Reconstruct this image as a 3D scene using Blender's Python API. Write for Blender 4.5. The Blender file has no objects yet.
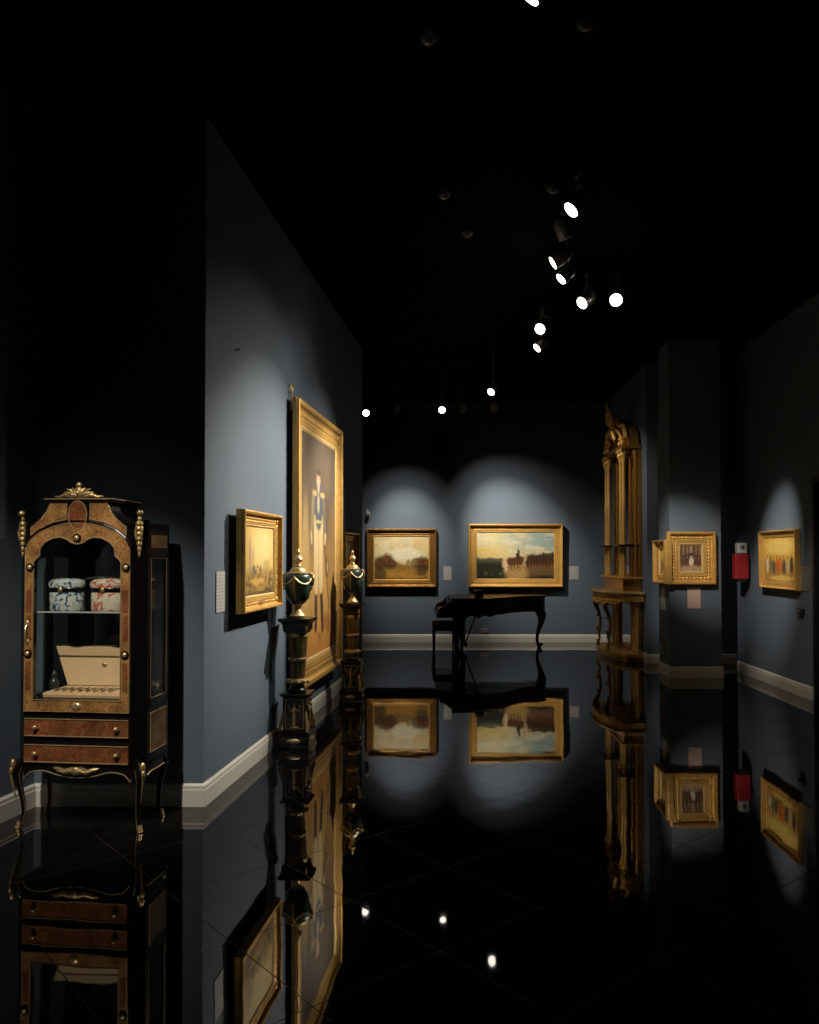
import bpy, bmesh, math, random
import numpy as np
from mathutils import Vector, Matrix
random.seed(5)
PI = math.pi
S = bpy.context.scene
COL = S.collection

# ------------------------------------------------------------------ camera
H, F, CX, CY = 1.57, 790.0, 409.5, 539.5
TH = math.atan(16.5/790)
cam = bpy.data.cameras.new('camera'); camo = bpy.data.objects.new('camera', cam)
COL.objects.link(camo); S.camera = camo
cam.sensor_fit = 'VERTICAL'; cam.sensor_height = 36; cam.lens = 36*F/1024
cam.clip_start = .05; cam.shift_y = 27.5/1024
camo.location = (0, 0, H); camo.rotation_euler = (PI/2+TH, 0, 0)
FW = Vector((0, math.cos(TH), math.sin(TH))); UP = Vector((0, -math.sin(TH), math.cos(TH)))

def ray(px, py): return Vector((1,0,0))*(px-CX) + FW*F - UP*(py-CY)
def floorp(px, py, z=0.0):
    d = ray(px, py); t = (z-H)/d.z
    return Vector((d.x*t, d.y*t, z))
def depthp(px, py, Y):
    d = ray(px, py); t = Y/d.y
    return Vector((d.x*t, Y, H+d.z*t))

class Wall:
    """vertical plane; A to B runs left to right as seen from the room"""
    def __init__(s, A, B):
        s.A = Vector((A[0], A[1], 0)); s.B = Vector((B[0], B[1], 0))
        s.D = (s.B-s.A).normalized(); s.N = Vector((s.D.y, -s.D.x, 0))   # into the room
        s.L = (s.B-s.A).length; s.rz = math.atan2(s.D.y, s.D.x)
    def hit(s, px, py, off=0.0):
        d = ray(px, py); C0 = Vector((0,0,H)); P = s.A + s.N*off
        t = (P-C0).dot(s.N)/d.dot(s.N)
        q = C0+d*t
        return (q-s.A).dot(s.D), q.z
    def pt(s, a, z=0, off=0): 
        p = s.A+s.D*a+s.N*off; return Vector((p.x, p.y, z))

# ------------------------------------------------------------------ materials
def nt(name):
    m = bpy.data.materials.new(name); m.use_nodes = True
    n = m.node_tree; return m, n, n.nodes['Principled BSDF']
def mat(name, col, rough=.5, metal=0.0, var=0.0, vscale=8.0, bump=0.0, bscale=40.0, spec=.5, coat=0.0, emit=None, es=1.0):
    m, n, b = nt(name)
    b.inputs['Base Color'].default_value = (*col, 1); b.inputs['Roughness'].default_value = rough
    b.inputs['Metallic'].default_value = metal; b.inputs['Specular IOR Level'].default_value = spec
    b.inputs['Coat Weight'].default_value = coat
    tc = n.nodes.new('ShaderNodeTexCoord')
    if var:
        ns = n.nodes.new('ShaderNodeTexNoise'); ns.inputs['Scale'].default_value = vscale; ns.inputs['Detail'].default_value = 5
        n.links.new(tc.outputs['Object'], ns.inputs['Vector'])
        mx = n.nodes.new('ShaderNodeMix'); mx.data_type = 'RGBA'
        mx.inputs[6].default_value = (*[c*(1-var) for c in col], 1); mx.inputs[7].default_value = (*[min(1, c*(1+var)) for c in col], 1)
        n.links.new(ns.outputs['Fac'], mx.inputs[0]); n.links.new(mx.outputs[2], b.inputs['Base Color'])
    if bump:
        ns = n.nodes.new('ShaderNodeTexNoise'); ns.inputs['Scale'].default_value = bscale; ns.inputs['Detail'].default_value = 3
        n.links.new(tc.outputs['Object'], ns.inputs['Vector'])
        bp = n.nodes.new('ShaderNodeBump'); bp.inputs['Strength'].default_value = bump; bp.inputs['Distance'].default_value = .01
        n.links.new(ns.outputs['Fac'], bp.inputs['Height']); n.links.new(bp.outputs[0], b.inputs['Normal'])
    if emit:
        b.inputs['Emission Color'].default_value = (*emit, 1); b.inputs['Emission Strength'].default_value = es
    return m

M = {}
M['wall'] = mat('wall_paint', (.110, .143, .186), .75, var=.06, vscale=1.5, bump=.03, bscale=180, spec=.25)
M['ceiling'] = mat('ceiling_black', (.0022, .0022, .0024), .95, spec=.05)
M['white'] = mat('baseboard_white', (.62, .60, .54), .45, var=.04)
M['gold'] = mat('gilding', (.66, .39, .105), .42, .45, var=.25, vscale=14, bump=.25, bscale=60)
M['gold_dark'] = mat('gilding_dark', (.46, .25, .065), .27, .75, var=.3, vscale=18, bump=.3, bscale=70)  # darker, more metallic variant of the gilding
M['gold_pale'] = mat('gilding_pale', (.68, .47, .19), .45, .3, var=.2, vscale=14, bump=.2, bscale=60)
M['brass'] = mat('brass', (.80, .58, .32), .32, .75, var=.15, vscale=30)
M['bronze'] = mat('gilt_bronze', (.55, .40, .18), .38, .7, var=.3, vscale=40, bump=.4, bscale=90)
M['ebony'] = mat('ebonised_wood', (.006, .005, .005), .22, spec=.4, var=.2)
M['piano'] = mat('piano_wood', (.018, .006, .007), .25, var=.35, vscale=6)
M['stool_fabric'] = mat('stool_fabric', (.03, .02, .022), .8)
M['ivory'] = mat('ivory_keys', (.6, .57, .5), .3)
M['marble'] = mat('dark_marble', (.035, .045, .042), .2, var=.6, vscale=16)
M['malachite'] = mat('green_stone', (.030, .058, .046), .25, var=.95, vscale=30)
M['boxback'] = mat('backing_board', (.03, .022, .015), .8)
M['label'] = mat('label_card', (.55, .53, .50), .7)
M['black'] = mat('black_plastic', (.008, .008, .009), .5)
M['grey_metal'] = mat('fixture_metal', (.38, .36, .33), .4, .5)
M['white_plastic'] = mat('white_plastic', (.55, .55, .53), .4)
M['red'] = mat('red_enamel', (.36, .018, .022), .45)
M['lens'] = mat('lit_lens', (.9, .9, .85), .4, emit=(1, .93, .80), es=9)
M['lens_dim'] = mat('unlit_lens', (.12, .12, .12), .2)
M['outlet'] = mat('outlet_grey', (.30, .30, .28), .5)
M['outlet_dark'] = mat('dimmed_plastic', (.10, .10, .095), .5)
M['mirror'] = mat('mirror_silver', (.75, .76, .76), .03, 1.0)
M['old_mirror'] = mat('old_mirror', (.30, .31, .30), .05, 1.0)
M['case_linen'] = mat('case_lining', (.86, .57, .33), .7, var=.06, vscale=5)
M['silver'] = mat('silver', (.45, .36, .28), .3, .9)
M['marble_top'] = mat('gilt_marble_top', (.60, .42, .17), .25, .3, var=.3, vscale=10)

# thin glass: transparent, with a Fresnel-weighted glossy reflection
def glass_mat():
    m = bpy.data.materials.new('pane_glass'); m.use_nodes = True; n = m.node_tree
    n.nodes.remove(n.nodes['Principled BSDF']); out = n.nodes['Material Output']
    t = n.nodes.new('ShaderNodeBsdfTransparent'); t.inputs[0].default_value = (.93, .95, .94, 1)
    g = n.nodes.new('ShaderNodeBsdfGlossy'); g.inputs['Roughness'].default_value = .01
    lw = n.nodes.new('ShaderNodeLayerWeight'); lw.inputs[0].default_value = .5
    pw = n.nodes.new('ShaderNodeMath'); pw.operation = 'POWER'; pw.inputs[1].default_value = 5; n.links.new(lw.outputs['Facing'], pw.inputs[0])
    f = n.nodes.new('ShaderNodeMath'); f.operation = 'MULTIPLY_ADD'; f.inputs[1].default_value = .9; f.inputs[2].default_value = .04; n.links.new(pw.outputs[0], f.inputs[0])
    x = n.nodes.new('ShaderNodeMixShader')
    n.links.new(f.outputs[0], x.inputs[0]); n.links.new(t.outputs[0], x.inputs[1]); n.links.new(g.outputs[0], x.inputs[2])
    n.links.new(x.outputs[0], out.inputs['Surface']); return m
M['glass'] = glass_mat()

# tortoiseshell and brass marquetry
def boulle(name, shell, brass, scale, thr):
    m, n, b = nt(name)
    tc = n.nodes.new('ShaderNodeTexCoord')
    ns = n.nodes.new('ShaderNodeTexNoise'); ns.inputs['Scale'].default_value = scale; ns.inputs['Detail'].default_value = 1.5; ns.inputs['Distortion'].default_value = 2.2
    n.links.new(tc.outputs['Object'], ns.inputs['Vector'])
    cr = n.nodes.new('ShaderNodeValToRGB'); e = cr.color_ramp.elements
    e[0].position = thr-.06; e[0].color = (*shell, 1); e[1].position = thr+.06; e[1].color = (*brass, 1)
    n.links.new(ns.outputs['Fac'], cr.inputs[0])
    n2 = n.nodes.new('ShaderNodeTexNoise'); n2.inputs['Scale'].default_value = 7; n.links.new(tc.outputs['Object'], n2.inputs['Vector'])
    hs = n.nodes.new('ShaderNodeHueSaturation'); mr = n.nodes.new('ShaderNodeMapRange')
    mr.inputs[1].default_value = .3; mr.inputs[2].default_value = .7; mr.inputs[3].default_value = .55; mr.inputs[4].default_value = 1.5
    n.links.new(n2.outputs['Fac'], mr.inputs[0]); n.links.new(mr.outputs[0], hs.inputs['Value']); n.links.new(cr.outputs[0], hs.inputs['Color'])
    n.links.new(hs.outputs[0], b.inputs['Base Color'])
    b.inputs['Roughness'].default_value = .3; b.inputs['Metallic'].default_value = .2
    return m
M['boulle'] = boulle('red_shell_marquetry', (.20, .040, .018), (.25, .135, .05), 62, .52)
M['boulle_gold'] = boulle('brass_marquetry', (.22, .06, .022), (.40, .235, .08), 66, .46)
M['boulle_dark'] = boulle('dark_marquetry', (.07, .025, .012), (.17, .11, .04), 60, .5)

def porcelain(name, c1, c2, c3, scale):
    m, n, b = nt(name)
    tc = n.nodes.new('ShaderNodeTexCoord'); v = n.nodes.new('ShaderNodeTexNoise'); v.inputs['Scale'].default_value = scale; v.inputs['Detail'].default_value = 3; v.inputs['Distortion'].default_value = 1.5
    n.links.new(tc.outputs['Object'], v.inputs['Vector'])
    cr = n.nodes.new('ShaderNodeValToRGB'); e = cr.color_ramp.elements
    e[0].position = .40; e[0].color = (*c1, 1); e[1].position = .60; e[1].color = (*c3, 1)
    k = e.new(.47); k.color = (*c2, 1)
    n.links.new(v.outputs['Fac'], cr.inputs[0]); n.links.new(cr.outputs[0], b.inputs['Base Color'])
    b.inputs['Roughness'].default_value = .15
    return m
M['porc_blue'] = porcelain('porcelain_blue', (.03, .07, .22), (.55, .62, .58), (.70, .70, .62), 26)
M['porc_pink'] = porcelain('porcelain_pink', (.60, .14, .08), (.75, .55, .42), (.80, .72, .58), 22)

# polished black floor, 0.6 m tiles laid diagonally
def floor_mat():
    m, n, b = nt('black_polished_tiles')
    L = n.links.new; N = n.nodes.new
    def math_(op, a, bb=None):
        q = N('ShaderNodeMath'); q.operation = op
        if isinstance(a, (int, float)): q.inputs[0].default_value = a
        else: L(a, q.inputs[0])
        if bb is not None:
            if isinstance(bb, (int, float)): q.inputs[1].default_value = bb
            else: L(bb, q.inputs[1])
        return q.outputs[0]
    tc = N('ShaderNodeTexCoord'); sp = N('ShaderNodeSeparateXYZ'); L(tc.outputs['Object'], sp.inputs[0])
    X, Y = sp.outputs[0], sp.outputs[1]
    ca, sa = .764, .645
    u = math_('SUBTRACT', math_('ADD', math_('MULTIPLY', X, ca), math_('MULTIPLY', Y, sa)), 1.5395)
    v = math_('SUBTRACT', math_('ADD', math_('MULTIPLY', X, -sa), math_('MULTIPLY', Y, ca)), 2.947)
    u = math_('DIVIDE', u, .6); v = math_('DIVIDE', v, .6)
    def edge(w): return math_('ABSOLUTE', math_('SUBTRACT', w, math_('ROUND', w)))
    d = math_('MINIMUM', edge(u), edge(v))
    g = math_('LESS_THAN', d, .0034)
    cell = N('ShaderNodeCombineXYZ'); L(math_('FLOOR', u), cell.inputs[0]); L(math_('FLOOR', v), cell.inputs[1])
    wn = N('ShaderNodeTexWhiteNoise'); wn.noise_dimensions = '3D'; L(cell.outputs[0], wn.inputs['Vector'])
    # faint tilt of each tile
    vm = N('ShaderNodeVectorMath'); vm.operation = 'SUBTRACT'; L(wn.outputs['Color'], vm.inputs[0]); vm.inputs[1].default_value = (.5, .5, .5)
    vs = N('ShaderNodeVectorMath'); vs.operation = 'MULTIPLY'; L(vm.outputs[0], vs.inputs[0]); vs.inputs[1].default_value = (.0022, .0022, 0)
    ns = N('ShaderNodeTexNoise'); ns.inputs['Scale'].default_value = 4.0; ns.inputs['Detail'].default_value = 1; L(tc.outputs['Object'], ns.inputs['Vector'])
    bp = N('ShaderNodeBump'); bp.inputs['Strength'].default_value = .06; bp.inputs['Distance'].default_value = .008; L(ns.outputs['Fac'], bp.inputs['Height'])
    va = N('ShaderNodeVectorMath'); va.operation = 'ADD'; L(bp.outputs[0], va.inputs[0]); L(vs.outputs[0], va.inputs[1])
    vn = N('ShaderNodeVectorMath'); vn.operation = 'NORMALIZE'; L(va.outputs[0], vn.inputs[0]); L(vn.outputs[0], b.inputs['Normal'])
    mx = N('ShaderNodeMix'); mx.data_type = 'RGBA'; mx.inputs[6].default_value = (.0045, .0042, .0038, 1); mx.inputs[7].default_value = (.018, .015, .011, 1); L(g, mx.inputs[0])
    L(mx.outputs[2], b.inputs['Base Color'])
    L(math_('ADD', math_('MULTIPLY', g, .5), .025), b.inputs['Roughness'])
    L(math_('SUBTRACT', .5, math_('MULTIPLY', g, .30)), b.inputs['Specular IOR Level'])
    b.inputs['IOR'].default_value = 1.52
    return m
M['floor'] = floor_mat()

# ------------------------------------------------------------------ mesh helpers
class MB:
    def __init__(s): s.b = bmesh.new()
    def face(s, vs):
        try: s.b.faces.new(vs)
        except ValueError: pass
    def box(s, c, d, rz=0, taper=1.0, bev=0):
        x, y, z = c; hx, hy, hz = d[0]/2, d[1]/2, d[2]/2; R = Matrix.Rotation(rz, 3, 'Z')
        vs = []
        for k, (sx, sy, sz) in enumerate([(-1,-1,-1),(1,-1,-1),(1,1,-1),(-1,1,-1),(-1,-1,1),(1,-1,1),(1,1,1),(-1,1,1)]):
            t = taper if sz > 0 else 1
            vs.append(s.b.verts.new(R@Vector((sx*hx*t, sy*hy*t, sz*hz))+Vector(c)))
        fs = []
        for f in [(0,3,2,1),(4,5,6,7),(0,1,5,4),(1,2,6,5),(2,3,7,6),(3,0,4,7)]: fs.append(s.b.faces.new([vs[i] for i in f]))
        if bev:
            es = list({e for f in fs for e in f.edges})
            bmesh.ops.bevel(s.b, geom=es, offset=bev, segments=2, profile=.5, affect='EDGES')
        return s
    def prism(s, poly, a, b, axis='y'):
        """poly: 2D outline; extruded from a to b along axis"""
        def P(p, t):
            if axis == 'y': return (p[0], t, p[1])
            if axis == 'z': return (p[0], p[1], t)
            return (t, p[0], p[1])
        A = [s.b.verts.new(P(p, a)) for p in poly]; B = [s.b.verts.new(P(p, b)) for p in poly]
        s.face(A); s.face(list(reversed(B)))
        n = len(poly)
        for i in range(n): s.face([A[i], B[i], B[(i+1)%n], A[(i+1)%n]])
        return s
    def ring(s, outer, inner, y0, y1, c):
        """plate in the xz plane with a shaped opening; both outlines star-shaped about c"""
        angs = set()
        for q in list(outer)+list(inner): angs.add(round(math.atan2(q[1]-c[1], q[0]-c[0]), 5))
        for i in range(96): angs.add(round(-PI+2*PI*i/96, 5))
        angs = sorted(angs)
        def cast(poly, a, far):
            dx, dy = math.cos(a), math.sin(a); best = None
            for i in range(len(poly)):
                x1, y1_ = poly[i][0]-c[0], poly[i][1]-c[1]; x2, y2 = poly[(i+1)%len(poly)][0]-c[0], poly[(i+1)%len(poly)][1]-c[1]
                ex, ey = x2-x1, y2-y1_; den = dx*ey-dy*ex
                if abs(den) < 1e-12: continue
                t = (x1*ey-y1_*ex)/den; u = (x1*dy-y1_*dx)/den
                if t > 0 and -1e-6 <= u <= 1+1e-6 and (best is None or t > best): best = t
            best = best or .01
            return (c[0]+dx*best, c[1]+dy*best)
        rows = []
        for a in angs:
            o, i = cast(outer, a, 1), cast(inner, a, 0)
            rows.append([s.b.verts.new((o[0], y0, o[1])), s.b.verts.new((i[0], y0, i[1])), s.b.verts.new((i[0], y1, i[1])), s.b.verts.new((o[0], y1, o[1]))])
        n = len(rows)
        for k in range(n):
            A, B = rows[k], rows[(k+1)%n]
            for j in range(4): s.face([A[j], A[(j+1)%4], B[(j+1)%4], B[j]])
        return s
    def lathe(s, prof, c=(0,0,0), seg=28, sq=0):
        """prof: (r, z); sq=4 gives a square section"""
        n = sq or seg; off = PI/4 if sq == 4 else (PI/8 if sq == 8 else 0)
        rings = []
        for r, z in prof:
            r2 = max(r, .0004)*(math.sqrt(2) if sq == 4 else 1)
            rings.append([s.b.verts.new((c[0]+r2*math.cos(off+2*PI*i/n), c[1]+r2*math.sin(off+2*PI*i/n), c[2]+z)) for i in range(n)])
        for a, b in zip(rings, rings[1:]):
            for i in range(n): s.face([a[i], a[(i+1)%n], b[(i+1)%n], b[i]])
        s.face(list(reversed(rings[0]))); s.face(rings[-1])
        return s
    def tube(s, pts, rad, seg=10, closed=False):
        pts = [Vector(p) for p in pts]; n = len(pts)
        if isinstance(rad, (int, float)): rad = [rad]*n
        rings = []; prev = None
        for i, p in enumerate(pts):
            if closed: t = pts[(i+1)%n]-pts[i-1]
            else: t = (pts[min(i+1, n-1)]-pts[max(i-1, 0)])
            t.normalize()
            ref = prev if prev is not None else (Vector((0,0,1)) if abs(t.z) < .9 else Vector((1,0,0)))
            a = (ref - t*ref.dot(t)).normalized(); b = t.cross(a); prev = a
            r = rad[i]; rx, ry = r if isinstance(r, tuple) else (r, r)
            rings.append([s.b.verts.new(p+a*rx*math.cos(2*PI*k/seg)+b*ry*math.sin(2*PI*k/seg)) for k in range(seg)])
        m = n if closed else n-1
        for i in range(m):
            A, B = rings[i], rings[(i+1)%n]
            for k in range(seg): s.face([A[k], A[(k+1)%seg], B[(k+1)%seg], B[k]])
        if not closed: s.face(list(reversed(rings[0]))); s.face(rings[-1])
        return s
    def ball(s, c, r, sc=(1,1,1), seg=14):
        mt = Matrix.Translation(c) @ Matrix.Diagonal((r*sc[0], r*sc[1], r*sc[2], 1))
        bmesh.ops.create_uvsphere(s.b, u_segments=seg, v_segments=max(6, seg//2+1), radius=1, matrix=mt); return s
    def mitre(s, w, h, prof):
        """picture-frame moulding: prof = (inset from outer edge, distance out of the wall), closed loop"""
        loops = []
        for ins, out in prof:
            loops.append([s.b.verts.new((sx*(w/2-ins), -out, h/2+sz*(h/2-ins))) for sx, sz in ((-1,-1),(1,-1),(1,1),(-1,1))])
        n = len(loops)
        for k in range(n):
            A, B = loops[k], loops[(k+1)%n]
            for i in range(4): s.face([A[i], A[(i+1)%4], B[(i+1)%4], B[i]])
        return s
    def xf(s, Mx): bmesh.ops.transform(s.b, matrix=Mx, verts=s.b.verts); return s
    def build(s, name, m, parent=None, smooth=False, loc=None, rz=0, bevel=0):
        bmesh.ops.recalc_face_normals(s.b, faces=s.b.faces)
        me = bpy.data.meshes.new(name); s.b.to_mesh(me); s.b.free()
        if smooth:
            for p in me.polygons: p.use_smooth = True
        o = bpy.data.objects.new(name, me); COL.objects.link(o)
        o.data.materials.append(m if not isinstance(m, str) else M[m])
        if smooth:
            try:
                me.set_sharp_from_angle(angle=math.radians(40))
            except Exception: pass
        if parent is not None: o.parent = parent
        if loc is not None: o.location = loc
        o.rotation_euler.z = rz
        if bevel:
            md = o.modifiers.new('bevel', 'BEVEL'); md.width = bevel; md.segments = 2; md.limit_method = 'ANGLE'
        return o

def tag(o, label=None, cat=None, group=None, kind=None):
    if label: o['label'] = label
    if cat: o['category'] = cat
    if group: o['group'] = group
    if kind: o['kind'] = kind
    return o
def thing(name, label, cat, loc=(0,0,0), rz=0, group=None):
    o = bpy.data.objects.new(name, None); COL.objects.link(o); o.empty_display_size = .1
    o.location = loc; o.rotation_euler = (0, 0, rz); return tag(o, label, cat, group)
def struct(o, label, cat): return tag(o, label, cat, kind='structure')
def copy_tree(o, parent=None):
    c = o.copy(); COL.objects.link(c); c.parent = parent
    for ch in list(o.children): copy_tree(ch, c)
    return c

# ------------------------------------------------------------------ the room
CEIL = 4.38
A = floorp(203, 806)
WL = Wall(A, A + Vector((90.5/F, 1, 0))*5.72)                       # long blue wall on the left
cl = floorp(37, 804)
WE = Wall((cl.x, A.y), A)                                            # wall behind the cabinet
dirS = Vector(((560-CX)/F, 1, 0)).normalized()
WS = Wall(Vector((cl.x, A.y, 0)) - dirS*6.2, (cl.x, A.y))            # side wall at the far left
YB = 14.43
WB = Wall((-3.4, YB), (3.57, YB))
WM = Wall((3.57, YB), (3.475, 11.55))                                # wall carrying the pier mirror
WR = Wall(floorp(737, 670.6), floorp(813.5, 700.6))                  # right wall
WQ = Wall((3.475, 11.55), (6.0, 11.55))                              # dark recess wall behind the column

def slab(name, W, z0, z1, m, label, cat, th=.16, e0=0, e1=0):
    b = MB().box(((W.L+e1-e0)/2, th/2, (z0+z1)/2), (W.L+e0+e1, th, z1-z0))
    o = b.build(name, m, loc=W.A, rz=W.rz)
    return struct(o, label, cat)
slab('wall_left', WL, 0, CEIL, 'wall', 'long blue-grey gallery wall on the left carrying three gilt-framed paintings', 'wall', th=.2)
slab('wall_cabinet', WE, 0, CEIL, 'wall', 'dark blue wall section behind the display cabinet', 'wall', th=.12)
slab('wall_side', WS, 0, CEIL, 'wall', 'dark side wall at the far left edge', 'wall')
slab('wall_back', WB, 0, CEIL, 'wall', 'blue-grey back wall with two landscapes behind the piano', 'wall')
WF = Wall((-3.4, 8), (-3.4, YB))  # out of view, added to keep the back room closed to light
slab('wall_far', WF, 0, CEIL, 'wall', 'unseen side wall added to close the back room to light', 'wall')
slab('wall_mirror', WM, 0, CEIL, 'wall', 'wall behind the gilt pier mirror', 'wall')
slab('wall_recess', WQ, 0, CEIL, 'wall', 'unlit wall in the recess beside the square column', 'wall')
slab('wall_right', WR, 0, CEIL, 'wall', 'blue-grey wall on the right with one gilt painting', 'wall', th=.18)
WD = Wall(WR.B, WR.B + WR.D*6.0)
slab('wall_header', WD, 2.42, CEIL, 'wall', 'wall above the dark doorway at the right edge', 'wall', th=.18)
d = MB().box((.55, .10, 1.205), (1.08, .04, 2.41)); d.box((.03, .06, 1.21), (.05, .12, 2.42)); d.box((1.07, .06, 1.21), (.05, .12, 2.42)); d.box((.55, .06, 2.395), (1.0, .12, .05))  # black slab stands in for the darkness of the doorway opening
do = d.build('doorway_dark_panel', 'black', loc=WD.A, rz=WD.rz); struct(do, 'black panel filling the dark doorway at the right edge of the room', 'door')
hd = MB(); hd.tube([(.12, .07, 1.02), (.12, .03, 1.02), (.24, .03, 1.02)], .009).build('door_handle', 'grey_metal', do, smooth=True)
WD2 = Wall(WR.B+WR.D*1.1, WR.B+WR.D*6.0)
slab('wall_near', WD2, 0, 2.42, 'wall', 'wall beyond the dark doorway at the right edge', 'wall', th=.18)

# square column
cA = floorp(670.5, 677.6); cB = floorp(722.0, 677.6); CYY = cA.y
WC = Wall((cA.x, CYY), (cB.x, CYY)); WCS = Wall((cA.x+.035, CYY+.56), (cA.x, CYY))
co = MB().prism([(cA.x, CYY), (cB.x, CYY), (cB.x+.03, CYY+.56), (cA.x+.035, CYY+.56)], 0, CEIL, 'z').build('column', 'wall')
struct(co, 'square blue-grey column carrying two gilt paintings', 'column')
# floor and ceiling
struct(MB().box((1.2, 6.5, -.05), (11.5, 18.5, .1)).build('floor', 'floor'), 'polished black diagonal tile floor mirroring the room', 'floor')
struct(MB().box((1.2, 6.5, CEIL+.05), (11.5, 18.5, .1)).build('ceiling', 'ceiling'), 'black ceiling', 'ceiling')

BBP = [(0, 0), (-.020, 0), (-.020, .100), (-.016, .112), (-.016, .128), (-.006, .142), (0, .142)]
def baseboard(name, W, a0, a1, label, m0=0, m1=0):
    """m0/m1: how much the face end is longer (+) or shorter (-) than the wall end, for mitres"""
    b = MB(); rows = []
    for a, mm in ((a0, m0), (a1, m1)):
        rows.append([b.b.verts.new((a + (mm*(-y/.02)*.02), y, z)) for y, z in BBP])
    n = len(BBP)
    for i in range(n): b.face([rows[0][i], rows[0][(i+1)%n], rows[1][(i+1)%n], rows[1][i]])
    b.face(rows[0]); b.face(list(reversed(rows[1])))
    return struct(b.build(name, 'white', loc=W.A, rz=W.rz), label, 'baseboard')
baseboard('baseboard_left', WL, 0, WL.L, 'white baseboard along the long left wall', -1, 0)
baseboard('baseboard_cabinet', WE, 0, WE.L, 'white baseboard behind the display cabinet', 1, 1)
baseboard('baseboard_side', WS, 0, WS.L, 'white baseboard at the far left edge', 0, -1)
baseboard('baseboard_back', WB, 0, WB.L, 'white baseboard along the back wall behind the piano', 0, -1)
baseboard('baseboard_mirror', WM, 0, WM.L, 'white baseboard under the mirror wall', 1, 1)
baseboard('baseboard_recess', WQ, 0, WQ.L, 'unlit baseboard in the recess beside the column', -1, 0)
baseboard('baseboard_right', WR, 0, WR.L, 'white baseboard along the right wall', 0, 0)
baseboard('baseboard_column_front', WC, 0, WC.L, 'white baseboard on the front of the column', -1, 1)
baseboard('baseboard_column_side', WCS, 0, WCS.L, 'white baseboard on the side of the column', 0, 1)
bpy.data.objects['baseboard_column_front'].name = 'baseboard_column'

# ------------------------------------------------------------------ painted pictures (colour per vertex, brushed by code)
def vnoise(x, y, seed=0):
    xi = np.floor(x).astype(int); yi = np.floor(y).astype(int); xf = x-xi; yf = y-yi
    def h(a, b):
        v = np.sin(a*127.1+b*311.7+seed*74.7)*43758.5453; return v-np.floor(v)
    u = xf*xf*(3-2*xf); v = yf*yf*(3-2*yf)
    return (h(xi, yi)*(1-u)+h(xi+1, yi)*u)*(1-v) + (h(xi, yi+1)*(1-u)+h(xi+1, yi+1)*u)*v
def fbm(x, y, s=0, o=4):
    t = 0; a = .5
    for i in range(o): t = t + a*vnoise(x*2**i, y*2**i, s+i*7); a *= .5
    return t
def sm(a, b, x):
    t = np.clip((x-a)/(b-a), 0, 1); return t*t*(3-2*t)
def lay(c, col, m):
    m = np.clip(m, 0, 1)[..., None]; return c*(1-m)+np.array(col)*m
def blob(u, v, cx, cy, rx, ry, e=.35, asp=1):
    d = np.sqrt(((u-cx)/rx)**2+((v-cy)/ry)**2); return 1-sm(1-e, 1+e, d)

def pic_autumn(u, v):
    n = fbm(u*6, v*5, 1); n2 = fbm(u*22, v*22, 4)
    c = np.ones(u.shape+(3,))*np.array((.62, .50, .27))
    c = lay(c, (.66, .60, .42), sm(.35, .6, n)*.8); c = lay(c, (.50, .54, .48), sm(.4, .9, u)*sm(.42, .6, fbm(u*4, v*6, 9))*.9)
    c = lay(c, (.75, .72, .58), blob(u, v, .55, .58, .3, .16)*.7)
    gl = .38+.04*np.sin(u*7)
    c = lay(c, (.32, .20, .05), (1-sm(gl-.03, gl+.02, v)))
    c = lay(c, (.50, .30, .07), (1-sm(.18, .3, v+.05*n2))*sm(.3, .6, n2+.1)*.8)
    for (x, y, rx, ry) in ((.10, .38, .10, .15), (.24, .42, .12, .17), (.33, .36, .08, .10), (.86, .38, .16, .13), (.95, .36, .1, .14)):
        c = lay(c, (.13, .065, .02), blob(u, v, x, y, rx, ry, .4)*sm(.2, .6, n2+.25))
        c = lay(c, (.30, .11, .03), blob(u, v, x-.01, y+.04, rx*.7, ry*.6)*sm(.45, .6, n2)*.9)
    for x in (.60, .63, .67, .70, .73, .77): c = lay(c, (.28, .23, .10), blob(u, v, x, .40+.03*math.sin(x*90), .018, .07)*.8)
    c = lay(c, (.07, .05, .02), blob(u, v, .1, .12, .12, .15)*.7+blob(u, v, .88, .2, .1, .12)*.7)
    c = lay(c, (.10, .06, .02), (1-sm(.02, .08, v+.04*n2))*.7)
    return c
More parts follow.
